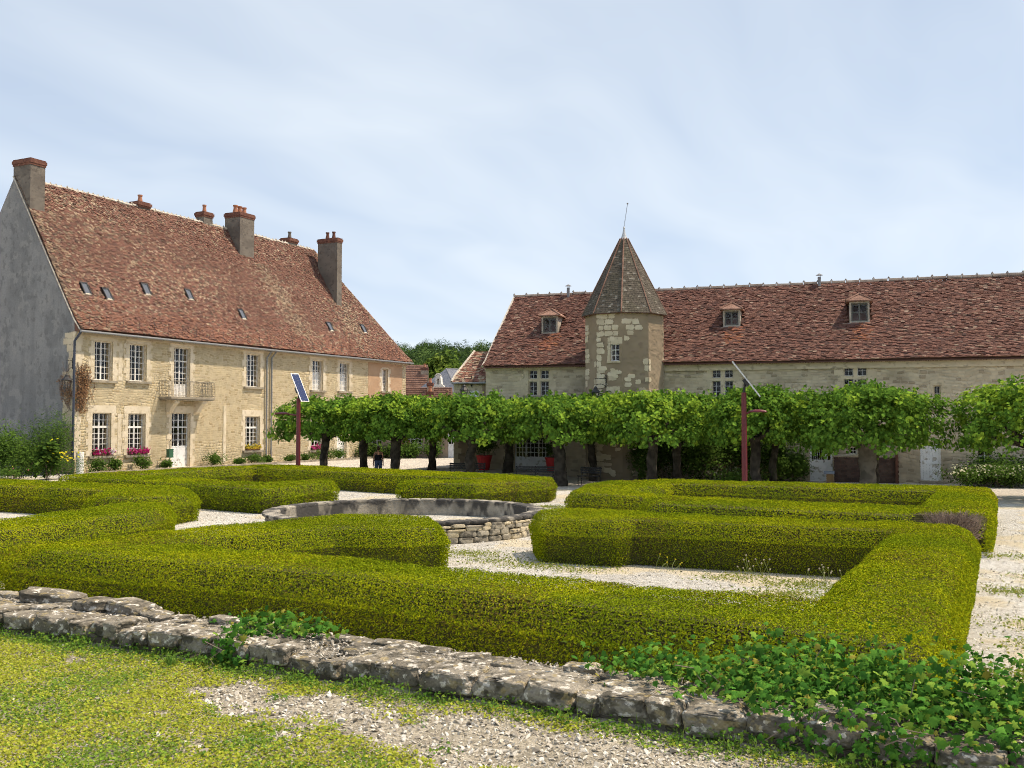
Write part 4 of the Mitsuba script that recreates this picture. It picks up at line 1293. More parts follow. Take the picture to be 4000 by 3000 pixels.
# doors
k = part(lr, 'barred_door', 'white door with vertical bars over its glazed upper half')
s0, s1, z0, z1 = OP[1]
b = MB().box(RB, s0, s0 + 0.05, -0.2, -0.1, z0, z1).box(RB, s1 - 0.05, s1, -0.2, -0.1, z0, z1).box(RB, s0 + 0.05, s1 - 0.05, -0.2, -0.1, z1 - 0.06, z1).box(RB, s0 + 0.72, s0 + 0.80, -0.2, -0.1, z0, z1 - 0.06)
for a0, a1 in ((s0 + 0.05, s0 + 0.72), (s0 + 0.80, s1 - 0.05)):
    b.box(RB, a0, a1, -0.18, -0.13, z0 + 0.02, z0 + 1.08).box(RB, a0, a0 + 0.05, -0.18, -0.13, z0 + 1.08, z1 - 0.06).box(RB, a1 - 0.05, a1, -0.18, -0.13, z0 + 1.08, z1 - 0.06).box(RB, a0 + 0.05, a1 - 0.05, -0.18, -0.13, z1 - 0.13, z1 - 0.06)
    n = int((a1 - a0 - 0.1) / 0.085)
    for q_ in range(1, n):
        sx = a0 + 0.05 + (a1 - a0 - 0.1) * q_ / n
        b.box(RB, sx - 0.009, sx + 0.009, -0.16, -0.14, z0 + 1.08, z1 - 0.13)
    MB().add(RB.P([a0 + 0.05, a1 - 0.05, a1 - 0.05, a0 + 0.05], -0.17, [z0 + 1.08, z0 + 1.08, z1 - 0.13, z1 - 0.13]), np.array([[0, 1, 2, 3]])).put(part(k, 'pane'), 'glass')
b.put(part(k, 'leaf'), 'worn_white_paint')
MB().box(RB, s0 + 0.66, s0 + 0.69, -0.13, -0.09, z0 + 0.95, z0 + 1.13).put(part(k, 'handle'), 'iron')
k = part(lr, 'plank_door', 'worn white plank door in two halves')
s0, s1, z0, z1 = OP[2]
for n in range(7):
    a0, a1 = s0 + (s1 - s0) * n / 7, s0 + (s1 - s0) * (n + 1) / 7
    for c0, c1 in ((z0, z0 + 0.86), (z0 + 0.88, z1)):
        MB().box(RB, a0 + 0.004, a1 - 0.004, -0.16, -0.11 - 0.004 * (n % 2), c0, c1).put(part(k, 'plank'), 'worn_white_paint')
MB().box(RB, s0, s1, -0.108, -0.085, z0 + 0.80, z0 + 0.90).put(part(k, 'rail'), 'worn_white_paint')
MB().box(RB, s0 - 0.05, s1 + 0.05, -0.1, 0.3, -0.1, 0.14).put(part(lr, 'doorstep'), 'sill_stone')
k = part(lr, 'arched_door', 'wide white glazed door under a round arch')
fr, gl = MB(), MB()
d = -0.22
for sx, w in ((1.75, 0.07), (2.36, 0.07), (3.06, 0.07), (3.67, 0.07)):
    fr.box(RB, sx, sx + w, d - 0.04, d + 0.04, 0.42, 2.25 if w and 2.2 < sx < 3.2 else 1.95)
zt = 1.06
for a0, a1 in ((1.82, 2.36), (2.43, 3.06), (3.13, 3.67)):
    fr.box(RB, a0, a1, d - 0.02, d + 0.015, 0.42, zt).box(RB, a0 + 0.06, a1 - 0.06, d + 0.015, d + 0.03, 0.52, zt - 0.1)
    for c in (1, 2):
        sx = a0 + (a1 - a0) * c / 3
        fr.box(RB, sx - 0.019, sx + 0.019, d - 0.02, d + 0.022, zt, 2.3)
    for r in range(1, 5):
        fr.box(RB, a0, a1, d - 0.018, d + 0.02, zt + 0.25 * r - 0.019, zt + 0.25 * r + 0.019)
fr.box(RB, 1.75, 3.74, d - 0.05, d + 0.05, zt - 0.05, zt + 0.01)
fr.put(part(k, 'frame'), 'worn_white_paint')
MB().add(RB.P([1.8, 3.7, 3.7, 1.8], d - 0.005, [zt, zt, 2.55, 2.55]), np.array([[0, 1, 2, 3]])).put(part(k, 'pane'), 'glass')
bb = MB()
for n, t in enumerate(np.linspace(0, math.pi, 14)[:-1]):
    t1 = t + math.pi / 13 - 0.015
    q_ = [(2.745 + r * math.cos(x) * 0.995, 1.78 + r * math.sin(x) * 0.80) for r, x in ((1.0, t), (1.33, t), (1.33, t1), (1.0, t1))]
    bb.mesh(prism(RB, q_, -0.1, 0.022))
bb.put(part(lr, 'arch_stones'), 'ashlar_dull')
# roof
deck = prism_s(RB, [(d - 0.0, z - 0.05) for d, z in RP] + [(-9.9, 6.97), (-10.6, 6.37), (-11.3, 5.91)], 0.12, 38.1)
TC = np.array([5.92, 52.25])                        # tower axis
rf = part(lr, 'roof')
put_man(rf, deck, 'roof_deck')
S2 = Slope(RB, RP)
S2.sag = 0.16
DORM = [(2.72, 3.66, 7.92, 8.92, -2.1), (12.78, 13.68, 8.04, 8.94, -2.25), (19.2, 20.18, 8.06, 9.16, -2.28)]
RT2 = np.array([(0.155, 0.068, 0.052), (0.185, 0.088, 0.066), (0.12, 0.055, 0.045), (0.215, 0.115, 0.086), (0.085, 0.047, 0.042), (0.145, 0.072, 0.058)])
LI2 = np.array([(0.27, 0.19, 0.14), (0.34, 0.26, 0.20), (0.24, 0.13, 0.10), (0.06, 0.042, 0.04)])


def right_cols(mid, s, w, rng):
    n = len(s)
    c = RT2[rng.integers(0, len(RT2), n)].copy()
    patch = nfbm(np.stack([s * 0.3, w * 0.5, 0 * s], -1), 4, 13)
    m_ = rng.random(n) < 0.08 + 0.08 * sm(0.45, 0.7, patch) + 0.05 * sm(13, 26, s)
    c[m_] = LI2[rng.integers(0, len(LI2), m_.sum())]
    for s0, s1, z0, z1, d_ in DORM:                # newer orange red tiles below each dormer
        wd = S2.w_of_z(z0)
        m_ = (np.abs(s - (s0 + s1) / 2 - 0.05) < 0.5 + 0.1 * rng.normal(size=n)) & (w < wd + 0.1) & (w > wd - 1.8) & (rng.random(n) < 0.55)
        c[m_] = np.array([(0.32, 0.13, 0.065), (0.27, 0.10, 0.06)])[rng.integers(0, 2, m_.sum())]
    return 0.88 * c * (0.85 + 0.32 * patch[:, None])


hol = [(s0, s1, S2.w_of_z(z0) - 0.05, S2.w_of_z(z1) + 0.15) for s0, s1, z0, z1, d_ in DORM]
tiles(part(rf, 'tiles'), S2, lambda w: 0.05 + 0 * w, lambda w: 38.1 + 0 * w, RT2, rng, 0.20, 0.13, 1.7, hol, right_cols, thick=0.036)
ridge(part(rf, 'ridge_tiles'), RB.P(0.06, -5.46, 10.53), RB.P(38.1, -5.46, 10.66), 0.13, 0.72, 0.09, rng, 'ridge_grey')
MB().tube([RB.P(0.05, d, z + 0.03) for d, z in RP], 0.075, 6).put(part(rf, 'verge'), 'mortar', 50)
for s in (3.48, 17.71):
    o = RB.P(s, -5.2, 10.3)
    k = part(lr, 'flue_pipe')
    MB().lathe(o, [(0.09, 0), (0.09, 0.62), (0.085, 0.63)], 10).put(part(k, 'pipe'), 'zinc', 40)
    MB().lathe(o + [0, 0, 0.72], [(0.2, 0), (0.02, 0.1)], 10).tube([o + [0.06, 0, 0.6], o + [0.06, 0, 0.75]], 0.012, 4).put(part(k, 'cowl'), 'zinc', 30)
# dormers
for n, (s0, s1, z0, z1, d) in enumerate(DORM):
    k = part(lr, 'dormer')
    zr = np.interp
    db = float(np.interp(z1, [p_[1] for p_ in RP], [p_[0] for p_ in RP])) - 0.3
    put_man(part(k, 'cheeks'), (man(RB, s0, s1, db, d, z0 - 0.5, z1) - man(RB, s0 + 0.09, s1 - 0.09, db - 1, d + 0.1, z0 + 0.08, z1 - 0.07)), 'dormer_paint')
    fr = MB()
    a0, a1, c0, c1 = s0 + 0.10, s1 - 0.10, z0 + 0.085, z1 - 0.075
    sm_ = (a0 + a1) / 2
    for q_ in ((a0, a0 + 0.05, c0, c1), (a1 - 0.05, a1, c0, c1), (a0 + 0.05, a1 - 0.05, c0, c0 + 0.05), (a0 + 0.05, a1 - 0.05, c1 - 0.05, c1), (sm_ - 0.035, sm_ + 0.035, c0 + 0.05, c1 - 0.05)):
        fr.box(RB, q_[0], q_[1], d - 0.14, d - 0.08, q_[2], q_[3])
    zz = (c0 + c1) / 2
    fr.box(RB, a0 + 0.05, sm_ - 0.035, d - 0.135, d - 0.085, zz - 0.015, zz + 0.015).box(RB, sm_ + 0.035, a1 - 0.05, d - 0.135, d - 0.085, zz - 0.015, zz + 0.015)
    fr.put(part(k, 'window'), 'dormer_window_paint')
    MB().add(RB.P([a0, a1, a1, a0], d - 0.11, [c0, c0, c1, c1]), np.array([[0, 1, 2, 3]])).put(part(k, 'pane'), 'glass')
    MB().box(RB, s0 - 0.1, s1 + 0.1, d - 0.2, d + 0.1, z0 - 0.08, z0 - 0.004).put(part(k, 'sill'), 'zinc')
    o_, hh = 0.16, 0.44
    sm_ = (s0 + s1) / 2
    pts = np.vstack([RB.P([s0 - o_, s1 + o_, s1 + o_, s0 - o_], [d + o_, d + o_, db - 0.6, db - 0.6], z1 + 0.005), RB.P([sm_, sm_], [d - 0.42, db - 1.0], z1 + hh), RB.P([s0 - o_, s1 + o_, s1 + o_, s0 - o_], [d + o_, d + o_, db - 0.6, db - 0.6], z1 + 0.06)])
    put_man(part(k, 'roof'), m3.Manifold.hull_points(pts), 'far_tile')
    bt = MB()
    for e0, e1 in (((s0 - o_, d + o_), (sm_, d - 0.42)), ((s1 + o_, d + o_), (sm_, d - 0.42))):
        bt.tube([RB.P(*e0, z1 + 0.06), RB.P(*e1, z1 + hh + 0.02)], 0.05, 6)
    bt.tube([RB.P(sm_, d - 0.42, z1 + hh + 0.02), RB.P(sm_, db - 1.0, z1 + hh + 0.02)], 0.055, 6)
    bt.put(part(k, 'hip_tiles'), 'far_tile', 50)

# ---------------------------------------------------------------- octagonal stair tower
tw = thing('stair_tower', 'octagonal stair tower with pointed brown tile roof standing against the long range', 'tower')
tc = unit(-TC)
rp = np.array([-tc[1], tc[0]])
if rp[0] < 0:
    rp = -rp
PH = np.radians([-80, -44, -4, 36, 77, 122, 168, 236])


def tcorner(k_, R, z):
    a = PH[k_ % 8]
    return np.array([*(TC + R * (math.sin(a) * rp + math.cos(a) * tc)), z])


TR, TH = 2.07, 8.62
pl = [tcorner(k_, TR, 0)[:2] for k_ in range(8)]
if not Polygon(pl).exterior.is_ccw:
    pl = pl[::-1]
body = m3.CrossSection([np.array(pl)]).extrude(TH + 0.3).translate((0, 0, -0.3))
inn = m3.CrossSection([np.array(pl)]).offset(-0.5, m3.JoinType.Miter).extrude(TH - 0.3).translate((0, 0, -0.1))


def face_frame(k_):
    a, b_ = tcorner(k_, TR, 0)[:2], tcorner(k_ + 1, TR, 0)[:2]
    d = unit(b_ - a)
    n = np.array([d[1], -d[0]])
    if n @ (a - TC) < 0:
        n = -n
    return Fr(a, d, n), float(np.linalg.norm(b_ - a))


FF, FL = face_frame(1)                                # the face with the windows
TWN = [(0.80, 1.28, 6.05, 6.92), (0.72, 1.16, 3.55, 4.42)]
body = body - inn
for a in TWN:
    body = body - man(FF, a[0], a[1], -0.8, 0.2, a[2], a[3])
put_man(part(tw, 'wall'), body, 'wall_tan_render')
for a in TWN:
    window(tw, FF, *a, -0.12, [('g', 1, 3)], cols=2, leafs=1, frame=0.035, paint='white_paint')
    b = MB().box(FF, a[0] - 0.16, a[1] + 0.16, -0.05, 0.018, a[3] + 0.003, a[3] + 0.34).box(FF, a[0] - 0.2, a[1] + 0.06, -0.1, 0.07, a[2] - 0.09, a[2] - 0.004)
    z = a[2]
    while z < a[3] - 0.05:
        h_ = min(rng.uniform(0.2, 0.34), a[3] - z)
        b.box(FF, a[0] - rng.uniform(0.08, 0.22), a[0] - 0.002, -0.05, 0.016, z + 0.004, z + h_ - 0.004)
        z += h_
    b.put(part(tw, 'window_surround'), 'ashlar_dull')
g = np.random.default_rng(121)


def tower_stone(F, s, z, w, h_, proud=0.02):
    """A dressed stone left bare in the render: uneven outline, slightly proud."""
    n = 10
    a = np.arange(n) * 2 * np.pi / n
    q_ = np.stack([np.sign(np.cos(a)) * np.abs(np.cos(a)) ** 0.45 * w / 2, np.sign(np.sin(a)) * np.abs(np.sin(a)) ** 0.45 * h_ / 2], -1) * (1 + 0.10 * g.normal(size=(n, 1)))
    put_man(part(tw, 'stone'), prism(F, [(s + x, z + y) for x, y in q_], -0.03, proud + 0.006 * g.random()), 'tower_stone' if g.random() < 0.6 else 'tower_stone_pale')


faces_ = [face_frame(k_) for k_ in range(5)]
for k_, (lo, hi, pr) in enumerate(((2.2, 8.3, 0.75), (0.4, 8.5, 0.9), (0, 0, 0), (0.3, 6.0, 0.55), (1, 8.3, 0.5))):
    z = lo
    while z < hi:
        h_ = g.uniform(0.2, 0.36)
        F, L = faces_[k_]
        Fp, Lp = faces_[k_ - 1] if k_ else (None, 0)
        if g.random() < pr and k_ != 2:
            w = g.uniform(0.22, 0.5)
            if k_ in (0, 1):
                tower_stone(F, w / 2 + 0.01, z + h_ / 2, w, h_ * 0.94)
            else:
                tower_stone(F, w / 2 * 0.6 + 0.01, z + h_ / 2, w * 0.6, h_ * 0.94)
            if Fp is not None and g.random() < 0.5 and k_ != 4:
                w = g.uniform(0.15, 0.3)
                tower_stone(Fp, Lp - w / 2 - 0.01, z + h_ / 2, w, h_ * 0.94)
        z += h_ * g.uniform(1.0, 1.15)
F, L = faces_[1]
F2_, L2_ = faces_[2]
for r, (z, h_, s0, s1) in enumerate(((8.36, 0.26, 0.15, 1.55), (8.06, 0.28, 0.1, 2.2), (7.76, 0.27, 0.12, 2.3), (7.47, 0.25, 0.15, 1.9), (7.2, 0.24, 0.75, 1.75))):
    s = s0
    while s < s1 - 0.1:
        w = g.uniform(0.26, 0.52)
        if s + w < L - 0.02:
            tower_stone(F, s + w / 2, z, w * 0.94, h_ * 0.95)
        elif s > L:
            tower_stone(F2_, s - L + w / 2, z, w * 0.94, h_ * 0.95)
        s += w
for _ in range(64):
    if g.random() < 0.75:
        tower_stone(F, g.uniform(0.2, 1.2), g.choice([g.uniform(4.6, 5.9), g.uniform(0.3, 2.6), g.uniform(2.6, 4.2)]), g.uniform(0.25, 0.5), g.uniform(0.16, 0.24))
    else:
        tower_stone(F2_, g.uniform(0.2, 1.2), g.uniform(0.3, 5.3), g.uniform(0.25, 0.5), g.uniform(0.18, 0.28))
# roof of the tower: eight flat tiled sides, flared at the eave
rf = part(tw, 'roof')
RR_ = [(2.26, 8.50), (2.02, 8.98), (1.66, 9.72), (0.19, 12.62)]
v = np.array([tcorner(k_, r, z - 0.03) for r, z in RR_ for k_ in range(8)])
i, j = np.meshgrid(np.arange(3), np.arange(8), indexing='ij')
q = np.stack([i * 8 + j, i * 8 + (j + 1) % 8, (i + 1) * 8 + (j + 1) % 8, (i + 1) * 8 + j], -1).reshape(-1, 4)
b = MB().add(v, q)
b.add(np.vstack([v[:8], [[*TC, 8.47]]]), np.array([[(k_ + 1) % 8, k_, 8] for k_ in range(8)]))
b.put(rf, 'roof_deck')
TT_ = np.array([(0.078, 0.066, 0.053), (0.092, 0.078, 0.063), (0.066, 0.056, 0.045), (0.105, 0.09, 0.073), (0.084, 0.074, 0.056)])
for k_ in (7, 0, 1, 2, 3, 4):
    a0, a1 = tcorner(k_, 1.0, 0)[:2], tcorner(k_ + 1, 1.0, 0)[:2]
    Ff, _ = face_frame(k_)
    ap = abs((a0 - TC) @ Ff.n)                        # apothem per unit radius
    Ft = Fr(TC, Ff.d, Ff.n)
    e0, e1 = (a0 - TC) @ Ff.d, (a1 - TC) @ Ff.d
    S3 = Slope(Ft, [(r * ap, z) for r, z in RR_])
    rad = lambda w, S3=S3, ap=ap: np.interp(w, S3.L, S3.p[:, 0]) / ap
    def tcol(mid, s, w, rng, k_=k_):
        n = len(s)
        c = TT_[rng.integers(0, 5, n)].copy()
        wh = rng.random(n) < (0.10 if k_ in (1, 2) else 0.04)
        c[wh] = (0.24, 0.225, 0.195)
        moss = nfbm(np.stack([s * 0.8, w * 0.6, 0 * s + k_], -1), 3, 5) > 0.56
        c[moss] = c[moss] * 0.75 + np.array((0.11, 0.11, 0.06)) * 0.2
        return c
    tiles(part(rf, 'tiles'), S3, lambda w, e=e0, rad=rad: e * rad(w), lambda w, e=e1, rad=rad: e * rad(w), TT_, rng, 0.16, 0.115, 0.55, (), tcol, thick=0.018)
b = MB()
for k_ in range(8):
    b.tube([tcorner(k_, r + 0.02, z + 0.02) for r, z in RR_], 0.035, 5)
b.put(part(rf, 'hip_tiles'), 'far_tile', 50)
o = np.array([*TC, 12.55])
k = part(tw, 'finial')
MB().lathe(o, [(0.22, 0.0), (0.13, 0.22), (0.07, 0.42), (0.045, 0.62), (0.06, 0.66), (0.02, 0.74)], 12).put(part(k, 'lead_cone'), 'lead', 40)
tip = o + np.array([*(rp * 0.19), 1.95])
MB().tube([o + [0, 0, 0.7], tip], 0.014, 5).put(part(k, 'rod'), 'zinc')
MB().mesh(trimesh.creation.icosphere(subdivisions=1, radius=0.045).apply_translation(tip)).put(part(k, 'knob'), 'zinc')
# ---------------------------------------------------------------- annex, low wing, village, wooded hill
an = thing('annex', 'small tan annex with patched red tile roof left of the long range', 'building')
rng = np.random.default_rng(131)
AW = (-0.98, -0.42, 3.3, 4.72)
put_man(part(an, 'wall'), man(RB, -1.85, 0.10, -7.5, -0.35, -0.3, 5.2) - man(RB, AW[0], AW[1], -0.5, 0.0, AW[2], AW[3]) - man(RB, -1.5, -0.2, -7, -0.9, 0, 5), 'wall_tan_render')
MB().box(RB, AW[0], AW[1], -0.45, -0.38, AW[2], AW[3]).box(RB, AW[0] - 0.02, AW[1] + 0.02, -0.379, -0.33, AW[3] - 0.35, AW[3] - 0.31).put(part(an, 'shutter'), 'worn_white_paint')
b = MB().box(RB, AW[0] - 0.2, AW[1] + 0.2, -0.4, -0.335, AW[3] + 0.004, AW[3] + 0.32)
z = AW[2]
while z < AW[3]:
    b.box(RB, AW[0] - rng.uniform(0.12, 0.3), AW[0] - 0.004, -0.4, -0.336, z, z + 0.27).box(RB, AW[1] + 0.004, AW[1] + rng.uniform(0.1, 0.25), -0.4, -0.337, z, z + 0.27)
    z += 0.28
z = 0.0
while z < 5.0:
    b.box(RB, -1.9, -1.85 + rng.uniform(0.2, 0.42), -0.5, -0.334, z, z + 0.29)
    z += 0.30
b.put(part(an, 'dressed_stone'), 'ashlar_dull')
AP = [(-0.12, 5.18), (-0.6, 5.52), (-3.9, 7.15)]
rf = part(an, 'roof')
put_man(rf, prism_s(RB, [(d, z - 0.05) for d, z in AP] + [(-7.4, 5.4), (-7.4, 5.13)], -1.95, 0.06), 'roof_deck')
SA = Slope(RB, AP)


def annex_cols(mid, s, w, rng):
    n = len(s)
    c = np.array([(0.23, 0.085, 0.06), (0.16, 0.06, 0.05), (0.10, 0.06, 0.05), (0.28, 0.12, 0.08)])[rng.integers(0, 4, n)].copy()
    m_ = rng.random(n) < 0.33
    c[m_] = np.array([(0.42, 0.37, 0.28), (0.34, 0.28, 0.19)])[rng.integers(0, 2, m_.sum())]
    return c


tiles(part(rf, 'tiles'), SA, lambda w: -1.97 + 0.33 * w * 0, lambda w: 0.04 + 0 * w, RT2, rng, 0.2, 0.13, 1.5, (), annex_cols, thick=0.03)
MB().tube([RB.P(-1.96, d, z + 0.03) for d, z in AP], 0.07, 6).put(part(rf, 'verge'), 'mortar', 50)
MB().tube([RB.P(-1.9, -0.05, 5.12), RB.P(0.1, -0.05, 5.12)], 0.06, 7).put(part(an, 'gutter'), 'zinc', 50)

WF = Fr((-12.5, 82.6), (1, 0.0), (0, -1))
wg = thing('low_wing', 'low pinkish wing closing the courtyard behind the trees left of centre', 'building')
wall = man(WF, -1.5, 9.2, -0.4, 0, -0.3, 3.3)
WW = [(3.75, 5.05, 0.85, 2.25), (0.9, 1.7, 0.0, 2.2), (7.2, 8.1, 0.0, 2.3)]
for a in WW:
    wall = wall - man(WF, a[0], a[1], -0.6, 0.1, a[2], a[3])
put_man(part(wg, 'wall'), wall + man(WF, -1.5, 9.2, -7.4, -7.0, -0.3, 3.3) + man(WF, 8.8, 9.2, -7.0, -0.4, -0.3, 3.3), 'wing_render')
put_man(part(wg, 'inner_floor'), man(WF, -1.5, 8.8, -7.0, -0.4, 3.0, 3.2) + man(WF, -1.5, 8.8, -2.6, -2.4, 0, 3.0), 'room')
window(wg, WF, *WW[0], -0.15, [('g', 1, 4)], cols=4)
window(wg, WF, *WW[1], -0.15, [('g', 1, 3), ('p', 1)], cols=4, base='door', paint='grey_paint')
window(wg, WF, *WW[2], -0.15, [('g', 1, 3), ('p', 1)], cols=4, base='door', paint='worn_white_paint')
wrf = part(wg, 'roof')
put_man(wrf, prism_s(WF, [(0.3, 3.25), (-3.6, 5.25), (-7.7, 3.25)], -1.5, 9.4), 'roof_deck')
SW = Slope(WF, [(0.3, 3.28), (-3.6, 5.28)])
tiles(part(wrf, 'tiles'), SW, lambda w: -1.5 + 0 * w, lambda w: 9.4 + 0 * w, RT, rng, 0.22, 0.15, 1.2, (), None)
chimney(wg, WF, 5.1, 5.7, -4.0, -3.4, 4.6, 5.6, [(5.4, -3.7, 0.5, 0.13)], rim=0.05)
k = part(wg, 'ridge_vent')
MB().lathe(WF.P(6.9, -3.7, 5.2), [(0.12, 0), (0.12, 0.45), (0.16, 0.5), (0.05, 0.62)], 8).put(k, 'far_tile', 40)

# village houses beyond
def far_house(label, F, s0, s1, dep, ze, zr, wallm, roofm, chims=(), wins=()):
    h_ = thing('village_house', label, 'house')
    wl = prism_s(F, [(0, -0.5), (0, ze), (-dep / 2, zr - 0.15), (-dep, ze), (-dep, -0.5)], s0, s1)
    put_man(part(h_, 'wall'), wl, wallm)
    r_ = part(h_, 'roof')
    o_ = 0.35
    m_ = (zr - ze) / (dep / 2)
    put_man(r_, prism_s(F, [(o_, ze - o_ * m_), (-dep / 2, zr), (-dep - o_, ze - o_ * m_), (-dep - o_, ze - o_ * m_ + 0.2), (-dep / 2, zr + 0.2), (o_, ze - o_ * m_ + 0.2)], s0 - 0.3, s1 + 0.3), roofm)
    # courses of tiles as shallow laps
    b_ = MB()
    n = int(math.hypot(dep / 2, zr - ze) / 0.33)
    for q_ in range(n):
        t0 = q_ / n
        d0, z0 = o_ - (dep / 2 + o_) * t0, ze - o_ * m_ + 0.2 + (zr - ze + o_ * m_) * t0
        b_.box(F, s0 - 0.3, s1 + 0.3, d0 - 0.12, d0, z0 - 0.05, z0 + 0.06 + 0.10)
    b_.put(part(r_, 'tile_courses', kind='stuff'), roofm)
    for (s, d, zt, w) in chims:
        chimney(h_, F, s, s + w, d - 0.5, d + 0.1, ze, zt, [(s + w / 2, d - 0.2, 0.5, 0.12)], rim=0.06, stack='far_render')
    for (a, c, z0, z1) in wins:
        k_ = part(h_, 'window')
        MB().box(F, a, c, 0.005, 0.05, z0, z1).put(part(k_, 'frame'), 'grey_paint')
        MB().box(F, a + 0.12, c - 0.12, 0.05, 0.06, z0 + 0.1, z1 - 0.1).put(part(k_, 'pane'), 'skylight_glass')
    return h_


FA = Fr((-19.5, 128.0), (1, 0.05), (0.05, -1))
far_house('large village house with long pale red tile roof beyond the wing on the left', FA, 0, 8.2, 9.0, 6.2, 10.4, 'far_render', 'far_tile', [(7.6, -3.0, 10.2, 1.0)], [(2, 3, 3, 4.6)])
FB = Fr((-16.6, 112.0), (0.9, 0.44), (0.44, -0.9))
far_house('small village house with dark gabled dormer in front of the long red roof', FB, -1.5, 3.2, 5, 5.0, 7.2, 'far_render', 'far_tile', [(3.0, -2, 7.8, 0.7)], [(1, 1.8, 2.8, 4.2)])
FD = Fr((-15.5, 100.0), (1, 0.0), (0, -1))
far_house('low village house with broad brown tile roof just behind the wing', FD, 1.5, 9.0, 6, 4.5, 6.35, 'far_render', 'far_tile', [(6.8, -2.0, 7.0, 0.6)], [(3, 4, 2, 3.4)])
# slate roofed house with a stone lucarne
FS = Fr((-12.6, 118.0), (1, 0.12), (0.12, -1))
sh = thing('slate_house', 'dark slate roofed house with a pale stone lucarne beyond the wing', 'house')
put_man(part(sh, 'wall'), man(WORLD, -13.5, -5.6, 117.5, 128, -0.5, 5.0), 'far_render')
rf = part(sh, 'roof')
pts = np.array([(-14.0, 116.5, 4.6), (-5.4, 116.0, 4.6), (2.6, 126.0, 4.6), (-9.0, 131.0, 4.6), (-8.05, 121.5, 9.5), (-3.4, 126.0, 9.5)])
put_man(rf, m3.Manifold.hull_points(pts), 'slate')
MB().tube([pts[1], pts[4], pts[5]], 0.09, 6).put(part(rf, 'ridge'), 'zinc')
lc = part(sh, 'lucarne', 'pale stone lucarne with scrolled sides and a small niche')
FS = Fr((-9.25, 116.6), (1, 0.0), (0, -1))
sc_ = lambda q_: [((x - 2.75) * 0.5, 7.15 + (z - 6.7) * 0.72) for x, z in q_]
prof = [(2.75, 6.7), (5.15, 6.7), (5.1, 6.95), (4.72, 7.05), (4.6, 7.45), (4.55, 8.1), (4.4, 8.42), (3.98, 8.6), (3.5, 8.42), (3.35, 8.1), (3.3, 7.45), (3.18, 7.05), (2.8, 6.95)]
niche = [(3.72, 7.05)] + [(3.95 + 0.23 * math.cos(t), 7.72 + 0.23 * math.sin(t)) for t in np.linspace(math.pi, 0, 7)] + [(4.18, 7.05)]
put_man(part(lc, 'front'), prism(FS, sc_(prof), -3.0, 0.15) - prism(FS, sc_(niche), -0.35, 0.3), 'stone_pale')
MB().tube([FS.P(*(lambda q_: (q_[0], 0.1, q_[1]))(sc_([(3.95 + 0.72 * math.cos(t), 8.3 + 0.42 * math.sin(t))])[0])) for t in np.linspace(math.pi, 0, 9)], 0.07, 6).put(part(lc, 'arched_cap'), 'stone_pale', 50)
MB().lathe(FS.P(0.6, -0.1, 7.42), [(0.09, 0), (0.07, 0.2), (0.09, 0.3), (0.04, 0.36), (0.055, 0.42), (0.01, 0.5)], 8).put(part(lc, 'statue'), 'stone_pale', 40)
MB().box(FS, -0.1, 1.3, -0.3, 0.3, 7.02, 7.14).put(part(lc, 'sill'), 'stone_pale')

# wooded hill
hx, hy = np.meshgrid(np.linspace(-420, 420, 85), np.linspace(170, 700, 40))


def hill_z(x, y):
    q = np.stack([x * 0.008, y * 0.008, 0 * x], -1)
    return (4 + 27 * sm(190, 400, y) + 18 * sm(400, 640, y)) * (0.85 + 0.35 * (nfbm(q, 3, 3) - 0.5)) * (1 - 0.25 * sm(60, 300, np.abs(x + 40))) - 4.5


nx, ny = 85, 40
i, j = np.meshgrid(np.arange(nx - 1), np.arange(ny - 1))
q = j * nx + i
scene[setting('hill')] = mikit.ply((np.stack([hx, hy, hill_z(hx, hy)], -1).reshape(-1, 3), np.stack([q, q + 1, q + nx + 1, q + nx], -1).reshape(-1, 4)), 'hill_ground', True)
g = np.random.default_rng(141)


def crown_cloud(c, R, H, n, leaf, cols, g, clumps=26, flat=0.35):
    """A crown as clumps of leaf-sized faces around c."""
    cc = unit(g.normal(size=(clumps, 3))) * [R, R, H / 2] * g.uniform(0.55, 1.0, (clumps, 1))
    which = g.integers(0, clumps, n)
    off = unit(g.normal(size=(n, 3))) * g.uniform(0.5, 1.0, (n, 1)) * R * 0.40
    P = cc[which] + off
    N = unit(P / [R, R, H / 2]) + 0.5 * unit(off) + [0, 0, flat] + g.normal(0, 0.45, (n, 3))
    v, f = leaves(P + c, N, leaf * g.uniform(0.6, 1.4, n), g, 0.8, 0.2)
    shade_ = g.integers(0, len(cols), clumps)
    col = np.asarray(cols, float)[shade_[which]] * (1 + 0.15 * g.normal(size=(n, 1)))
    return v, f, np.repeat(np.clip(col, 0.003, 0.9), 4, 0)


b = MB()
FG = np.array([(0.065, 0.115, 0.035), (0.085, 0.145, 0.042), (0.05, 0.09, 0.038), (0.105, 0.165, 0.048), (0.07, 0.11, 0.048)])
for _ in range(760):
    y = g.uniform(235, 600)
    x = g.uniform(-0.62, 0.62) * y if g.random() < 0.3 else g.uniform(-0.24, 0.06) * y
    z = float(hill_z(np.array(x), np.array(y)))
    R = g.uniform(3.0, 5.2)
    c0 = FG[g.integers(0, 5)]
    tall = 1.5 if c0[0] < 0.04 else 1.15
    v, f, c = crown_cloud(np.array([x, y, z + R * tall * 0.9 + 1.5]), R, R * 2 * tall, 420, 0.65, [c0, c0 * 1.15, c0 * 0.85], g, 14)
    b.add(v, f, c)
k = thing('forest', 'dark green wood covering the distant hill between the two buildings', 'wood', kind='stuff')
b.put(k, 'tree_leaf', False, True)


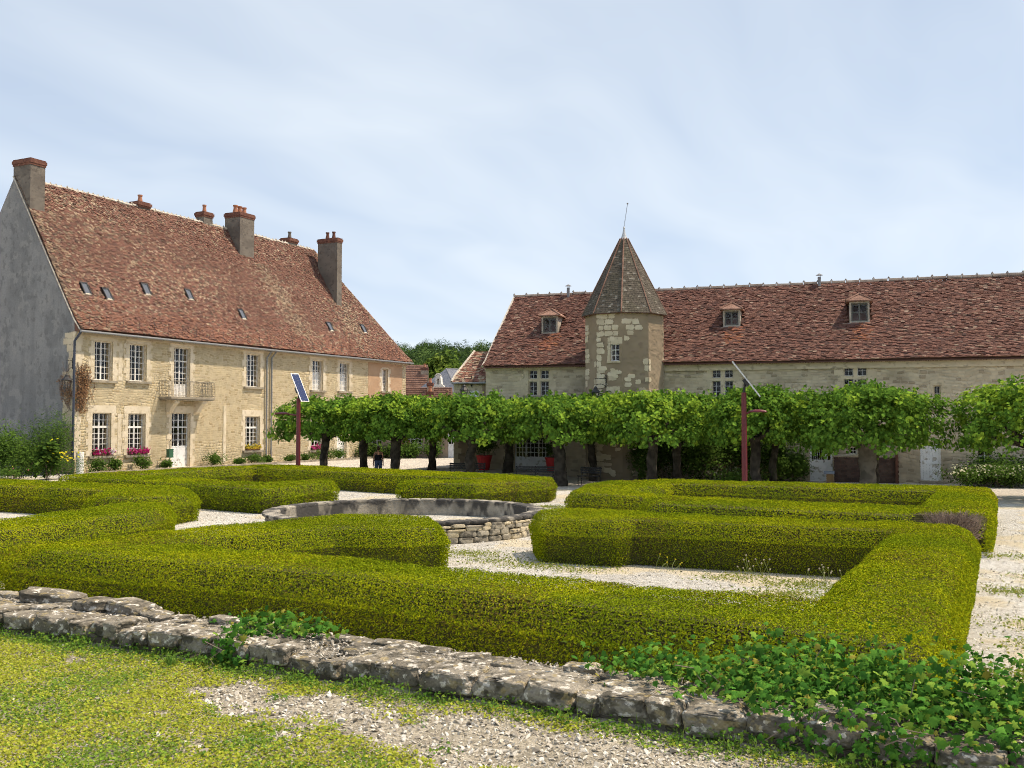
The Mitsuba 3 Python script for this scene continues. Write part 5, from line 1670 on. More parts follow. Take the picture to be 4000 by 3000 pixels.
def loose_tree(base, label, cat, c, R, H, n, leaf, cols, g, trunk_r=0.25, ground=0.0):
    k_ = thing(base, label, cat)
    c = np.array(c, float)
    b_ = MB().tube([[c[0], c[1], ground - 0.1], [c[0] + 0.1, c[1], ground + 0.5 * (c[2] - ground)], c], [trunk_r * 1.3, trunk_r, trunk_r * 0.5], 8)
    for _ in range(7):
        e = c + unit(g.normal(size=3)) * [R, R, H / 2] * 0.7
        b_.tube([c - [0, 0, H * 0.2], (c + e) / 2, e], [trunk_r * 0.5, trunk_r * 0.3, trunk_r * 0.1], 5)
    b_.put(part(k_, 'trunk'), 'bark', 50)
    v, f, cl = crown_cloud(c, R, H, n, leaf, cols, g, 34)
    scene[part(k_, 'crown')] = mikit.ply((v, f), 'tree_leaf', False, color=cl)
    return k_


loose_tree('broadleaf_tree', 'bright yellow green tree standing between the village roofs and the wooded hill', 'tree', (-12.2, 172, 10.6), 4.2, 8.6, 2600, 0.7, [(0.13, 0.19, 0.03), (0.16, 0.22, 0.04), (0.10, 0.16, 0.03)], g, 0.35, 0)
loose_tree('broadleaf_tree', 'small green tree at the hill foot beside the manor roof end', 'tree', (-21.5, 176, 8.6), 3.2, 6, 1500, 0.7, [(0.06, 0.12, 0.03), (0.08, 0.14, 0.03)], g, 0.3, 0)

# ---------------------------------------------------------------- pollarded trees in two rows
def pollard(x, y, label, R, zt, zb, n, seed, trunk=0.27, barkm='bark', leaf=0.17, limbs=6, yellow=0.3, group='pollarded trees in two rows across the courtyard'):
    g = np.random.default_rng(seed)
    k_ = thing('pollarded_tree', label, 'tree', group)
    z0 = float(gz(x, y))
    head = zb + 0.15
    lean = g.normal(0, 0.10, 2)
    b_ = MB()
    zz = np.linspace(-0.15, head - z0, 9)
    tp = np.stack([x + lean[0] * (zz / head) ** 2 + 0.03 * g.normal(size=9), y + lean[1] * (zz / head) ** 2 + 0.03 * g.normal(size=9), z0 + zz], -1)
    rr = trunk * (1.0 + 0.32 * np.exp(-np.maximum(zz, 0) / 0.22) + 0.12 * np.exp(-np.abs(zz - (head - z0)) / 0.2)) * (1 + 0.06 * g.normal(size=9))
    b_.tube(tp, rr, 11)
    vt, ft, _ = b_.arr()
    ctr = np.array([x, y, 0])
    d_ = unit((vt - ctr) * [1, 1, 0])
    vt = vt + d_ * (0.07 * (nfbm(vt * [5, 5, 1.7], 3, seed) - 0.5)[:, None])
    for _ in range(2):                                # burrs
        pass
    MB().add(vt, ft).put(part(k_, 'trunk'), barkm, 60)
    top = tp[-1]
    knobs = []
    a0 = g.uniform(0, 6.28)
    for q_ in range(limbs):
        a = a0 + q_ * 2 * np.pi / limbs + g.normal(0, 0.2)
        L = R * g.uniform(0.55, 0.85)
        e = top + [L * math.cos(a), L * math.sin(a), g.uniform(0.25, 0.65)]
        m_ = top + [L * 0.5 * math.cos(a + 0.2), L * 0.5 * math.sin(a + 0.2), g.uniform(0.0, 0.18)]
        MB().tube([top - [0, 0, 0.2], m_, e], [trunk * 0.55, trunk * 0.36, trunk * 0.26], 7).mesh(trimesh.creation.icosphere(subdivisions=1, radius=trunk * 0.42).apply_translation(e)).put(part(k_, 'limb'), barkm, 60)
        knobs += [e, m_]
    knobs.append(top + [0, 0, 0.3])
    # foliage: shoots rising from the knuckles, sides hanging a little
    ns = n // 26
    th, u_ = g.uniform(0, 2 * np.pi, ns), np.sqrt(g.random(ns))
    edge_ = 1 + 0.10 * np.sin(3 * th + seed) + 0.07 * np.sin(7 * th + 2 * seed)
    rad = R * edge_ * u_
    lump = nfbm(np.stack([rad * np.cos(th) * 0.9, rad * np.sin(th) * 0.9, 0 * th + seed], -1), 3, seed)
    ztop = zt - 0.38 * (rad / R) ** 4 + 0.75 * (lump - 0.5) + 0.10 * g.normal(size=ns)
    zbot = zb + 0.26 - 0.42 * (rad / R) ** 2.2 + 0.45 * (lump - 0.5)
    fr_ = g.random(ns)
    zc = zbot + (ztop - zbot) * (1 - (1 - fr_) ** 1.0)
    inner = (rad < 0.62 * R) & (zc < ztop - 0.9)
    zc[inner] = ztop[inner] - 0.5 * g.random(inner.sum())
    C = np.stack([x + rad * np.cos(th), y + rad * np.sin(th), zc], -1)
    C[:, :2] += lean
    w = np.repeat(np.arange(ns), 26)
    P = C[w] + g.normal(0, 1, (len(w), 3)) * [0.145, 0.145, 0.12]
    out = np.stack([np.cos(th), np.sin(th), 0 * th], -1)[w] * (rad / R)[w][:, None]
    low = sm(0.75, 0.15, fr_)[w][:, None]
    N = out * (0.7 + 0.5 * low) + np.array([0, 0, 1.0]) * (1.05 - 0.75 * low) + g.normal(0, 0.42, (len(w), 3))
    v, f = leaves(P, N, leaf * g.uniform(0.55, 1.35, len(w)), g, 0.85, 0.22, droop=(0, 0, -0.9))
    base = np.array([(0.115, 0.225, 0.03), (0.15, 0.27, 0.036), (0.085, 0.175, 0.026)])
    yel = np.array([(0.22, 0.36, 0.04), (0.27, 0.39, 0.042)])
    yellower = g.random(ns) < yellow * (0.4 + 1.2 * sm(0.55, 1.0, fr_))  # share of yellower leaves rises towards the crown top
    col = np.where(yellower[w][:, None], yel[g.integers(0, 2, len(w))], base[g.integers(0, 3, len(w))]) * (1 + 0.14 * g.normal(size=(len(w), 1)))
    scene[part(k_, 'crown')] = mikit.ply((v, f), 'tree_leaf', False, color=np.repeat(np.clip(col, 0.004, 0.9), 4, 0))
    return k_


def row_at(r, v):
    y = v / (float(GV[1]) + float(GV[0]) * r)
    return r * y, y


FRONT = [(699, 2.45, 'leftmost pollarded tree, crown overlapping the left solar lamp post', 0.26), (855, 2.3, 'pollarded tree in the front row just right of the walking person', 0.30), (1018, 2.3, 'front row pollarded tree behind the first bench from the left', 0.30),
         (1210, 2.4, 'front row pollarded tree whose bare trunk foot shows in the gap between the hedges', 0.34), (1408, 2.4, 'front row pollarded tree before the climbing rose right of the tower', 0.28), (1632, 1.85, 'front row pollarded tree directly behind the right solar lamp post', 0.26),
         (1873, 2.55, 'big pollarded tree with thick pale trunk and spreading crown before the low brick wall', 0.42), (2240, 2.75, 'pollarded tree cut by the right edge of the photo', 0.38)]
BACK = [(787, 2.3, 'back row pollarded tree just left of the walking person', 0.30), (935, 2.3, 'back row pollarded tree in line with the low wing window', 0.26), (1098, 2.3, 'back row pollarded tree between the red pot and the arched door', 0.30), (1280, 2.3, 'back row pollarded tree beside the small bench at the tower foot', 0.24),
        (1462, 2.3, 'back row pollarded tree with a burr on its trunk in front of the dark shrubs', 0.27), (1668, 1.55, 'thin back row pollarded tree left of the barred white door', 0.22), (1890, 2.3, 'thin dark back row pollarded trunk right behind the big pale trunk', 0.18)]
for n_, (px, R, lab, tr_) in enumerate(BACK):
    x, y = row_at((px - 1106) / 2150, 46.9)
    pollard(x, y, lab, R + 0.15, 4.1 + 0.1 * math.sin(n_ * 2.1), 2.3, 8200, 300 + n_, tr_ * 0.78, 'bark', 0.185, yellow=0.36)
for n_, (px, R, lab, tr_) in enumerate(FRONT):
    x, y = row_at((px - 1106) / 2150, 42.4)
    big = n_ >= 6
    pollard(x, y, lab, R + 0.15, (4.30 if big else 4.02) + 0.1 * math.sin(n_ * 1.7), 2.0 if big else 2.2, 16000 if big else 10500, 330 + n_, tr_ * 0.8, 'bark_pale' if n_ == 6 else 'bark', 0.165, yellow=0.22 + 0.25 * ((n_ * 7) % 3 == 1))
# ---------------------------------------------------------------- solar lamp posts
def cyl_frame(o, yaw):
    a = math.radians(yaw)
    return Fr(o[:2], (math.cos(a), math.sin(a)), (math.sin(a), -math.cos(a)))


def solar_lamp(x, y, yaw, label, arm_yaw, reach=0.78):
    k = thing('solar_street_lamp', label, 'street lamp')
    z0 = float(gz(x, y))
    MB().tube([[x, y, z0 - 0.1], [x, y, z0 + 2.2], [x, y, z0 + 4.1]], [0.105, 0.105, 0.10], 14).lathe((x, y, z0), [(0.2, 0), (0.2, 0.03), (0.12, 0.05)], 14).put(part(k, 'post'), 'red_post_paint', 40)
    F = cyl_frame((x, y), yaw)                        # s: across the panel, n: the way it faces
    c = F.P(0, 0.10, z0 + 4.62)
    tilt = math.radians(53)
    up = np.array([*(-F.n * math.cos(tilt)), math.sin(tilt)])
    nn = np.array([*(F.n * math.sin(tilt)), math.cos(tilt)])
    ax = np.array([*F.d, 0])

    def slab(b, a0, a1, u0, u1, h0, h1):
        q_ = [(a0, u0), (a1, u0), (a1, u1), (a0, u1)]
        v = np.array([c + ax * a + up * u + nn * h_ for h_ in (h0, h1) for a, u in q_])
        f = np.array([[0, 3, 2, 1], [4, 5, 6, 7], [0, 1, 5, 4], [1, 2, 6, 5], [2, 3, 7, 6], [3, 0, 4, 7]])
        if np.dot(np.cross(ax, up), nn) < 0:
            f = f[:, ::-1]
        b.add(v, f)

    pk = part(k, 'solar_panel')
    W_, L_ = 0.215, 0.86
    b = MB()
    slab(b, -W_, W_, -L_, L_, -0.03, 0.0)
    for q_ in ((-W_, -W_ + 0.018, -L_, L_), (W_ - 0.018, W_, -L_, L_), (-W_ + 0.018, W_ - 0.018, -L_, -L_ + 0.018), (-W_ + 0.018, W_ - 0.018, L_ - 0.018, L_)):
        slab(b, *q_, 0.002, 0.018)
    b.put(part(pk, 'frame'), 'aluminium')
    b = MB()
    for i_ in range(4):
        for j_ in range(9):
            a0 = -W_ + 0.022 + i_ * (2 * W_ - 0.044) / 4
            u0 = -L_ + 0.035 + j_ * (2 * L_ - 0.07) / 9
            slab(b, a0 + 0.004, a0 + (2 * W_ - 0.044) / 4 - 0.004, u0 + 0.004, u0 + (2 * L_ - 0.07) / 9 - 0.004, 0.002, 0.008)
    b.put(part(pk, 'cells', kind='stuff'), 'solar_cell')
    b = MB().tube([[x, y, z0 + 4.05], c - nn * 0.05], 0.05, 8)
    slab(b, -0.2, 0.2, -0.25, 0.05, -0.16, -0.032)
    b.put(part(k, 'bracket'), 'iron')
    a = math.radians(arm_yaw)
    dv = np.array([math.cos(a), math.sin(a), 0])
    hd = np.array([x, y, z0 + 3.28])
    MB().tube([hd + dv * 0.08, hd + dv * (reach - 0.3) + [0, 0, 0.05]], 0.035, 8).put(part(k, 'arm'), 'red_post_paint')
    v, f = trimesh.creation.icosphere(subdivisions=3).vertices, trimesh.creation.icosphere(subdivisions=3).faces
    v = np.array(v) * [0.36, 0.15, 0.09]
    v[:, 2] = np.maximum(v[:, 2], -0.02)
    w = hd + dv * reach + [0, 0, 0.07] + v[:, :1] * dv + v[:, 1:2] * np.array([-dv[1], dv[0], 0]) + v[:, 2:] * [0, 0, 1]
    MB().add(w, f).put(part(k, 'lamp_head'), 'red_post_paint', 60)
    return k


LX = (-0.2144 * 48.0, 48.0)
solar_lamp(*LX, 42, 'dark red solar lamp post by the leftmost tree, its blue panel facing right', 188)
RX = (0.2330 * 38.5, 38.5)
solar_lamp(*RX, 77, 'dark red solar lamp post in front of the right trees, its panel seen edge on', -25, 0.52)

# ---------------------------------------------------------------- hanging lanterns
def lantern(c, label, bracket_from, h=0.62):
    k = thing('wall_lantern', label, 'lantern')
    c = np.array(c, float)
    w = h * 0.27
    b = MB()
    for sx, sy in ((-1, -1), (1, -1), (1, 1), (-1, 1)):
        b.tube([c + [sx * w * 0.55, sy * w * 0.55, -h * 0.5], c + [sx * w, sy * w, h * 0.12]], 0.016, 5)
    for z, r in ((-h * 0.5, 0.55), (h * 0.12, 1.0)):
        q_ = [c + [sx * w * r, sy * w * r, z] for sx, sy in ((-1, -1), (1, -1), (1, 1), (-1, 1), (-1, -1))]
        for a, d in zip(q_[:-1], q_[1:]):
            b.tube([a, d], 0.018, 5)
    b.put(part(k, 'frame'), 'iron')
    MB().lathe(c + [0, 0, h * 0.12], [(w * 1.5, 0), (w * 1.25, h * 0.10), (w * 0.6, h * 0.26), (w * 0.5, h * 0.34), (w * 0.62, h * 0.36), (0.02, h * 0.5)], 8).put(part(k, 'cap'), 'iron')
    g4 = MB()
    for (ax_, ay), (bx_, by) in (((-1, -1), (1, -1)), ((1, -1), (1, 1)), ((1, 1), (-1, 1)), ((-1, 1), (-1, -1))):
        g4.add([c + [ax_ * w * 0.54, ay * w * 0.54, -h * 0.49], c + [bx_ * w * 0.54, by * w * 0.54, -h * 0.49], c + [bx_ * w * 0.97, by * w * 0.97, h * 0.11], c + [ax_ * w * 0.97, ay * w * 0.97, h * 0.11]], np.array([[0, 1, 2, 3]]))
    g4.put(part(k, 'pane'), 'glass')
    t = c + [0, 0, h * 0.62]
    f0 = np.array(bracket_from, float)
    m_ = (t + f0) / 2
    bb = MB().tube([f0 + [0, 0, 0.12], [t[0], t[1], f0[2] + 0.12], t + [0, 0, 0.12], t], 0.02, 6).tube([f0 - [0, 0, 0.35], f0 + [0, 0, 0.3]], 0.03, 6)
    cv = [f0 - [0, 0, 0.3]] + [f0 + (t - f0) * u + [0, 0, -0.3 * (1 - u) ** 2 + 0.05] for u in np.linspace(0.15, 0.9, 7)]
    bb.tube(cv, 0.015, 5)
    bb.put(part(k, 'bracket'), 'iron')
    return k


lantern(LB.P(-0.62, 0.10, 5.25), 'black lantern on the corner of the manor above the dry creeper', LB.P(-0.06, -0.1, 6.35), 0.72)
lantern(FF.P(0.25, 0.62, 4.38), 'black lantern on a bracket on the stair tower', FF.P(0.55, 0.03, 5.05), 0.62)
lantern(RB.P(-1.02, 0.35, 4.62), 'black lantern before the white shutter of the annex', RB.P(-0.82, -0.32, 5.25), 0.66)
lantern(RB.P(19.15, 0.75, 3.95), 'black lantern half hidden by the tree top in front of the right mullioned window', RB.P(19.40, 0.02, 4.72), 0.58)

# ---------------------------------------------------------------- small plants
def bush(base, label, cat, c, R, H, n, leaf, cols, g, parent=None, kindof='foliage', flowers=None, group=None, stems=6, mat_='weed_leaf', aspect=0.55):
    """A low plant: stems, leaves clumped through its volume, flowers near its surface."""
    k_ = parent or thing(base, label, cat, group)
    c = np.array(c, float)
    cl = 14
    cc = g.normal(0, 0.45, (cl, 3)) * [R, R, H * 0.25] + [0, 0, H * 0.55]
    w = g.integers(0, cl, n)
    P = cc[w] + g.normal(0, 1, (n, 3)) * [R * 0.27, R * 0.27, H * 0.17]
    P[:, 2] = np.abs(P[:, 2])
    N = unit(P * [1, 1, 0.6]) + [0, 0, 0.6] + g.normal(0, 0.5, (n, 3))
    v, f = leaves(c + P, N, leaf * g.uniform(0.6, 1.4, n), g, aspect, 0.22)
    scene[part(k_, kindof, kind='stuff')] = mikit.ply((v, f), mat_, False, color=tint(n, cols, g))
    b_ = MB()
    for _ in range(stems):
        e = c + cc[g.integers(0, cl)]
        b_.tube([c + g.normal(0, R * 0.12, 3) * [1, 1, 0], (c + e) / 2 + g.normal(0, R * 0.1, 3), e], [0.02, 0.014, 0.008], 4)
    b_.put(part(k_, 'stems'), 'twig')
    if flowers:
        nf, size, fc, hz = flowers
        a = g.uniform(0, 2 * np.pi, nf)
        r = R * np.sqrt(g.random(nf)) * 1.05
        Pf = c + np.stack([r * np.cos(a), r * np.sin(a), H * (hz + (1.08 - hz) * g.random(nf))], -1)
        Nf = g.normal(0, 0.6, (nf, 3)) + [0, -0.4, 0.7]
        v, f = leaves(Pf, Nf, size * g.uniform(0.7, 1.3, nf), g, 0.95, 0.2)
        scene[part(k_, 'flowers', kind='stuff')] = mikit.ply((v, f), 'petal', False, color=tint(nf, fc, g))
    return k_


GR = [(0.085, 0.155, 0.028), (0.11, 0.19, 0.034), (0.065, 0.125, 0.025)]


g = np.random.default_rng(151)
YF = [(0.75, 0.62, 0.03), (0.80, 0.70, 0.05)]
bush('shrub', 'tall feathery green shrub at the manor corner beside the dark downpipe', 'shrub', LB.P(-1.2, -0.2, 0), 1.25, 3.5, 5200, 0.13, GR, g, stems=14, aspect=0.4)
bush('shrub', 'dark shadowed shrub under the grey gable behind the tall feathery one', 'shrub', LB.P(-1.4, -2.2, 0), 1.3, 2.5, 2600, 0.16, GR, g)
bush('shrub', 'dark low shrub under the grey gable left of the yellow flowers', 'shrub', LB.P(-2.0, -1.0, 0), 1.1, 1.7, 2600, 0.14, GR, g)
bush('shrub', 'bright sunlit green shrub at the left frame edge before the gable', 'shrub', (-26.6, 51.6, 0), 1.35, 2.7, 5200, 0.14, GR, g, stems=10)
bush('flowering_plant', 'tall plant with big pale leaves standing before the yellow daisies', 'plant', (-23.75, 51.0, 0), 0.5, 1.95, 900, 0.24, GR, g, flowers=(12, 0.14, YF, 0.6), aspect=0.8)
bush('flowering_plant', 'feathery green plant dotted with yellow daisies at the manor corner', 'plant', (-23.3, 51.6, 0), 0.95, 1.3, 2600, 0.09, GR, g, flowers=(75, 0.12, YF, 0.7), aspect=0.3)
bush('flowering_plant', 'low yellowish groundcover plants before the sunlit left shrub', 'plant', (-25.0, 50.4, 0), 1.2, 0.75, 1800, 0.10, GR, g, flowers=(14, 0.1, [(0.6, 0.2, 0.2), (0.7, 0.6, 0.1)], 0.7))
beds = [(1.0, 'leafy green bed plant under the first lower window of the manor', 0.55, 0.8, GR), (2.4, 'second leafy green bed plant left of the paired lower windows pier', 0.6, 0.85, GR), (4.4, 'round green bed plant under the second lower window of the manor', 0.7, 0.9, GR),
        (6.2, 'low bed plant left of the green box on a post', 0.5, 0.6, GR), (10.3, 'wild tufty bed plant just right of the front door', 0.75, 0.95, GR), (12.9, 'small low bed plant at the foot of the pilaster strip', 0.45, 0.5, GR),
        (14.6, 'fine bright green grassy bed plant left of the twin grey downpipes', 0.9, 0.7, GR), (16.0, 'small yellow flowered bed plant before the twin downpipes', 0.45, 0.6, GR), (18.3, 'low bed plant right of the twin downpipes', 0.5, 0.55, GR), (20.2, 'pale bed plant left of the left solar lamp post', 0.5, 0.6, GR),
        (22.6, 'wide bright green bed plant under the flower box left of the side door', 1.1, 0.95, GR), (24.3, 'round green bed plant just left of the white side door', 0.7, 0.8, GR), (27.6, 'green bed plant right of the white side door', 0.8, 1.0, GR)]
for s, lab, R, H, cols in beds:
    bush('bed_plant', lab, 'plant', LB.P(s, 0.75, 0), R * 0.75, H, 900, 0.13, cols, g, group='plants in the bed along the manor wall', flowers=(10, 0.09, [(0.7, 0.6, 0.1), (0.6, 0.3, 0.35)], 0.7) if 'yellow' in lab or R > 1 else None)
bs_ = thing('bed_edging', 'low stone edging of the plant bed along the manor wall', 'edging')
for s in np.arange(-0.2, 28.5, 0.8):
    MB().box(LB, s, s + 0.78, 1.42, 1.56, -0.1, 0.13 + 0.02 * g.random()).put(part(bs_, 'kerb_stone'), 'sill_stone')
for x, lab in ((-9.6, 'dark green shrub at the wing wall just right of the person'), (-8.2, 'low wide dark shrub under the wing window'), (-6.6, 'dark shrub right of the wing window'), (-11.4, 'bright leafy shrub at the left corner of the wing')):
    bush('wing_shrub', lab, 'shrub', (x, 81.6, 0), 0.9, 1.35, 1500, 0.17, GR, g, group='shrubs along the low wing')
# window boxes
PK = [(0.42, 0.02, 0.16), (0.52, 0.05, 0.25), (0.35, 0.015, 0.12)]
for s0, s1, z, lab, fc in ((1.35, 2.75, 0.97, 'window box of magenta and white flowers under the leftmost lower window', PK + [(0.65, 0.55, 0.65), (0.6, 0.5, 0.08)]), (3.98, 5.4, 0.96, 'window box of pink and red flowers under the second lower window', PK + [(0.5, 0.3, 0.5)]),
                          (14.4, 15.8, 0.97, 'window box of red and yellow flowers left of the twin downpipes', [(0.4, 0.03, 0.06), (0.6, 0.45, 0.06), (0.35, 0.02, 0.1)]), (21.75, 23.2, 0.80, 'window box of pink flowers left of the white side door', PK)):
    k = thing('window_box', lab, 'window box', 'flower boxes on the manor window sills')
    MB().box(LB, s0, s1, -0.10, 0.13, z, z + 0.18).put(part(k, 'trough'), 'wood_dark')
    n = 420
    P = LB.P(g.uniform(s0 - 0.05, s1 + 0.05, n), g.normal(0.05, 0.08, n), z + 0.14 + np.abs(g.normal(0, 0.11, n)))
    v, f = leaves(P, g.normal(0, 0.6, (n, 3)) + [0.4, -0.4, 0.6], 0.075 * g.uniform(0.6, 1.3, n), g, 0.7, 0.2)
    scene[part(k, 'foliage')] = mikit.ply((v, f), 'weed_leaf', False, color=tint(n, GR, g))
    n = 260
    s = g.uniform(s0 - 0.08, s1 + 0.08, n)
    P = LB.P(s, g.normal(0.10, 0.09, n), z + 0.10 + np.abs(g.normal(0.08, 0.13, n)))
    ci = ((nnoise(np.stack([s * 2.3, 0 * s, 0 * s + s0], -1)) * 0.999) * len(fc)).astype(int)
    v, f = leaves(P, g.normal(0, 0.5, (n, 3)) + [0.6, -0.5, 0.5], 0.10 * g.uniform(0.7, 1.3, n), g, 0.95, 0.15)
    scene[part(k, 'flowers')] = mikit.ply((v, f), 'petal', False, color=np.repeat(np.array(fc)[ci], 4, 0))
k = thing('window_box', 'window box of dark red flowers left of the wing window', 'window box')
MB().box(WF, 3.0, 4.1, 0.02, 0.25, 0.85, 1.05).put(part(k, 'trough'), 'wood_dark')
n = 160
v, f = leaves(WF.P(g.uniform(3.0, 4.1, n), g.normal(0.16, 0.07, n), 1.1 + np.abs(g.normal(0, 0.15, n))), g.normal(0, 0.6, (n, 3)) + [0, -0.5, 0.5], 0.12, g, 0.9, 0.2)
scene[part(k, 'flowers')] = mikit.ply((v, f), 'petal', False, color=tint(n, [(0.35, 0.02, 0.08), (0.45, 0.05, 0.2)], g))
# dry brown creeper on the manor corner
k = thing('dry_creeper', 'dry brown climbing creeper with dead leaves on the manor corner', 'creeper')
b = MB()
P, N = [], []
for _ in range(75):
    on_front = g.random() < 0.68
    q_ = np.array([g.uniform(0.0, 0.7), g.uniform(3.5, 4.6)])
    path = [q_.copy()]
    for _ in range(6):
        q_ = q_ + [g.normal(0.04, 0.14), abs(g.normal(0.26, 0.14))]
        path.append(q_.copy())
    path = np.array(path)
    path[:, 0] = np.abs(path[:, 0])
    path = path[path[:, 1] < 6.6]
    if len(path) < 2:
        continue
    pts = LB.P(path[:, 0], 0.05 + 0.05 * g.random(len(path)), path[:, 1]) if on_front else LB.P(-0.08 - 0.04 * g.random(len(path)), -path[:, 0] * 0.9, path[:, 1])
    b.tube(pts, 0.012, 3)
    for p_ in pts:
        for _ in range(4):
            if path[0, 0] < 0.95:
                P.append(p_ + g.normal(0, 0.11, 3))
                N.append([0.9, -0.45, 0.2] if on_front else [-0.45, -0.9, 0.2])
b.put(part(k, 'vines'), 'twig')
P, N = np.array(P), np.array(N) + g.normal(0, 0.6, (len(P), 3))
ok = (np.hypot((P - LB.P(0.55, 0.05, 4.9)) @ np.array([*LB.d, 0]) / 0.75, (P[:, 2] - 4.85) / 1.25) < 1.15)
v, f = leaves(P[ok], N[ok], 0.10 * g.uniform(0.6, 1.3, ok.sum()), g, 0.7, 0.3)
scene[part(k, 'dead_leaves')] = mikit.ply((v, f), 'dry_leaf', False, color=tint(int(ok.sum()), [(0.24, 0.13, 0.065), (0.19, 0.10, 0.05), (0.30, 0.18, 0.095)], g))
# white pipe shield, green box on a post
k = thing('water_butt', 'white cylinder standing at the foot of the dark downpipe on the manor corner', 'water butt')
MB().lathe(LB.P(0.12, 0.42, 0), [(0.2, 0), (0.21, 0.05), (0.21, 1.22), (0.19, 1.25), (0.17, 1.22), (0.17, 0.3), (0.001, 0.3)], 20).put(k, 'white_paint', 40)
k = thing('letter_box', 'green box on an iron post left of the manor front door', 'letter box')
o = LB.P(6.75, 0.6, 0)
put_man(part(k, 'box'), man(LB, 6.57, 6.92, 0.48, 0.74, 0.72, 1.22), 'green_paint')
MB().tube([o - [0, 0, 0.05], o + [0, 0, 1.75]], 0.025, 6).tube([o + [0, 0, 1.75], o + [0.08, 0, 1.85]], 0.02, 5).put(part(k, 'post'), 'iron')
MB().box(LB, 6.55, 6.94, 0.46, 0.76, 1.22, 1.26).put(part(k, 'lid'), 'green_paint')
# right hand plants
bush('rose_bush', 'climbing rose with pale flowers at the right foot of the stair tower', 'rose', (6.45, 49.95, 0), 0.6, 2.3, 1700, 0.14, GR, g, flowers=(26, 0.14, [(0.75, 0.66, 0.35), (0.7, 0.6, 0.5)], 0.4))
for x, y, R, H, lab, cols in ((7.75, 50.6, 0.8, 2.6, 'sunlit climbing shrub just right of the climbing rose', GR), (9.3, 50.6, 1.1, 2.7, 'dark tall shrub right of the sunlit climbing shrub', GR), (12.2, 49.7, 1.0, 2.5, 'dark dense shrub behind the right solar lamp post', GR), (12.95, 49.0, 0.6, 2.2, 'bright green shrub framed between two trunks left of the barred door', GR), (13.9, 49.2, 0.8, 1.4, 'low dark shrub left of the barred white door', GR), (10.8, 50.1, 1.2, 2.6, 'dark shrub mass left of the right lamp post', GR)):
    bush('wall_shrub', lab, 'shrub', (x, y, 0), R, H, 3000, 0.16, cols, g, group='shrubs along the long range')
bush('low_plant', 'low grey green flowering border in the shade left of the right lamp post', 'plant', (10.3, 46.6, 0), 1.3, 0.75, 1100, 0.12, GR, g, flowers=(40, 0.07, [(0.5, 0.5, 0.42)], 0.7))
bush('wall_shrub', 'dark spreading shrub under the small lower window on the right', 'shrub', RB.P(25.0, 0.8, 0), 1.5, 1.5, 3200, 0.13, GR, g, group='shrubs along the long range')
bush('wall_shrub', 'dark shrub at the right frame edge under the eaves wall', 'shrub', RB.P(27.0, 0.8, 0), 1.5, 1.6, 2600, 0.13, GR, g, group='shrubs along the long range')
for s, d, lab in ((24.2, 2.1, 'leftmost pale flowered bush in the border at the right edge'), (25.5, 2.2, 'middle pale flowered bush in the border at the right edge'), (26.9, 2.2, 'rightmost pale flowered bush in the border at the right edge')):
    o = RB.P(s, d, 0)
    bush('flowering_bush', lab, 'bush', o, 0.85, 0.95, 1500, 0.13, GR, g, group='pale flowered bushes at the right edge', flowers=(130, 0.10, [(0.72, 0.70, 0.52), (0.62, 0.64, 0.40)], 0.55))

# ---------------------------------------------------------------- low brick wall, box with tray
k = thing('brick_wall', 'low dark reddish brick wall against the long range behind the big pale trunk', 'wall')
core = MB().box(RB, 18.36, 21.3, 0.02, 0.42, -0.1, 1.24)
core.put(part(k, 'core'), 'wood_dark')
z, r = 0.0, 0
while z < 1.2:
    s = 18.34 - (0.13 if r % 2 else 0)
    while s < 21.3:
        a, c = max(s, 18.34), min(s + 0.30, 21.32)
        if c - a > 0.05:
            MB().box(RB, a + 0.006, c - 0.006, 0.3, 0.44 + 0.012 * g.random(), z + 0.006, z + 0.118).put(part(k, 'brick'), 'old_brick' if g.random() < 0.6 else 'old_brick_dark')
        s += 0.31
    z += 0.124
    r += 1
MB().box(RB, 18.30, 21.36, 0.0, 0.48, 1.242, 1.31).put(part(k, 'coping'), 'sill_stone')
k = thing('timber_post', 'dark timber post standing at the right end of the low brick wall', 'post')
MB().box(RB, 21.15, 21.28, 0.5, 0.63, -0.1, 1.42).tube([RB.P(21.21, 0.56, 1.42), RB.P(21.21, 0.56, 1.5)], [0.05, 0.02], 6).put(k, 'wood_dark')
k = thing('cardboard_box', 'brown cardboard box under the blue grey tray by the barred door', 'box')
put_man(part(k, 'body'), man(RB, 17.98, 18.32, 0.6, 0.95, 0.0, 0.42), 'cardboard')
MB().box(RB, 17.98, 18.14, 0.58, 0.97, 0.424, 0.432).box(RB, 18.16, 18.32, 0.58, 0.97, 0.424, 0.434).put(part(k, 'flaps'), 'cardboard')
k = thing('plastic_tray', 'blue grey plastic tray lying on the cardboard box', 'tray')
b = MB().box(RB, 17.86, 18.36, 0.5, 1.02, 0.436, 0.46)
for q_ in ((17.86, 17.88, 0.5, 1.02), (18.34, 18.36, 0.5, 1.02), (17.88, 18.34, 0.5, 0.52), (17.88, 18.34, 1.0, 1.02)):
    b.box(RB, *q_, 0.462, 0.56)
b.put(k, 'blue_grey_plastic')

# ---------------------------------------------------------------- red pots, benches
def red_pot(o, label, H=0.78, R=0.42):
    k = thing('red_planter', label, 'planter', None)
    o = np.array(o, float)
    MB().lathe(o, [(0.001, 0), (R * 0.66, 0), (R * 0.97, H * 0.90), (R * 1.06, H * 0.90), (R * 1.06, H), (R * 0.95, H), (R * 0.9, H * 0.85), (0.001, H * 0.85)], 24).put(k, 'red_pot', 35)
    return k


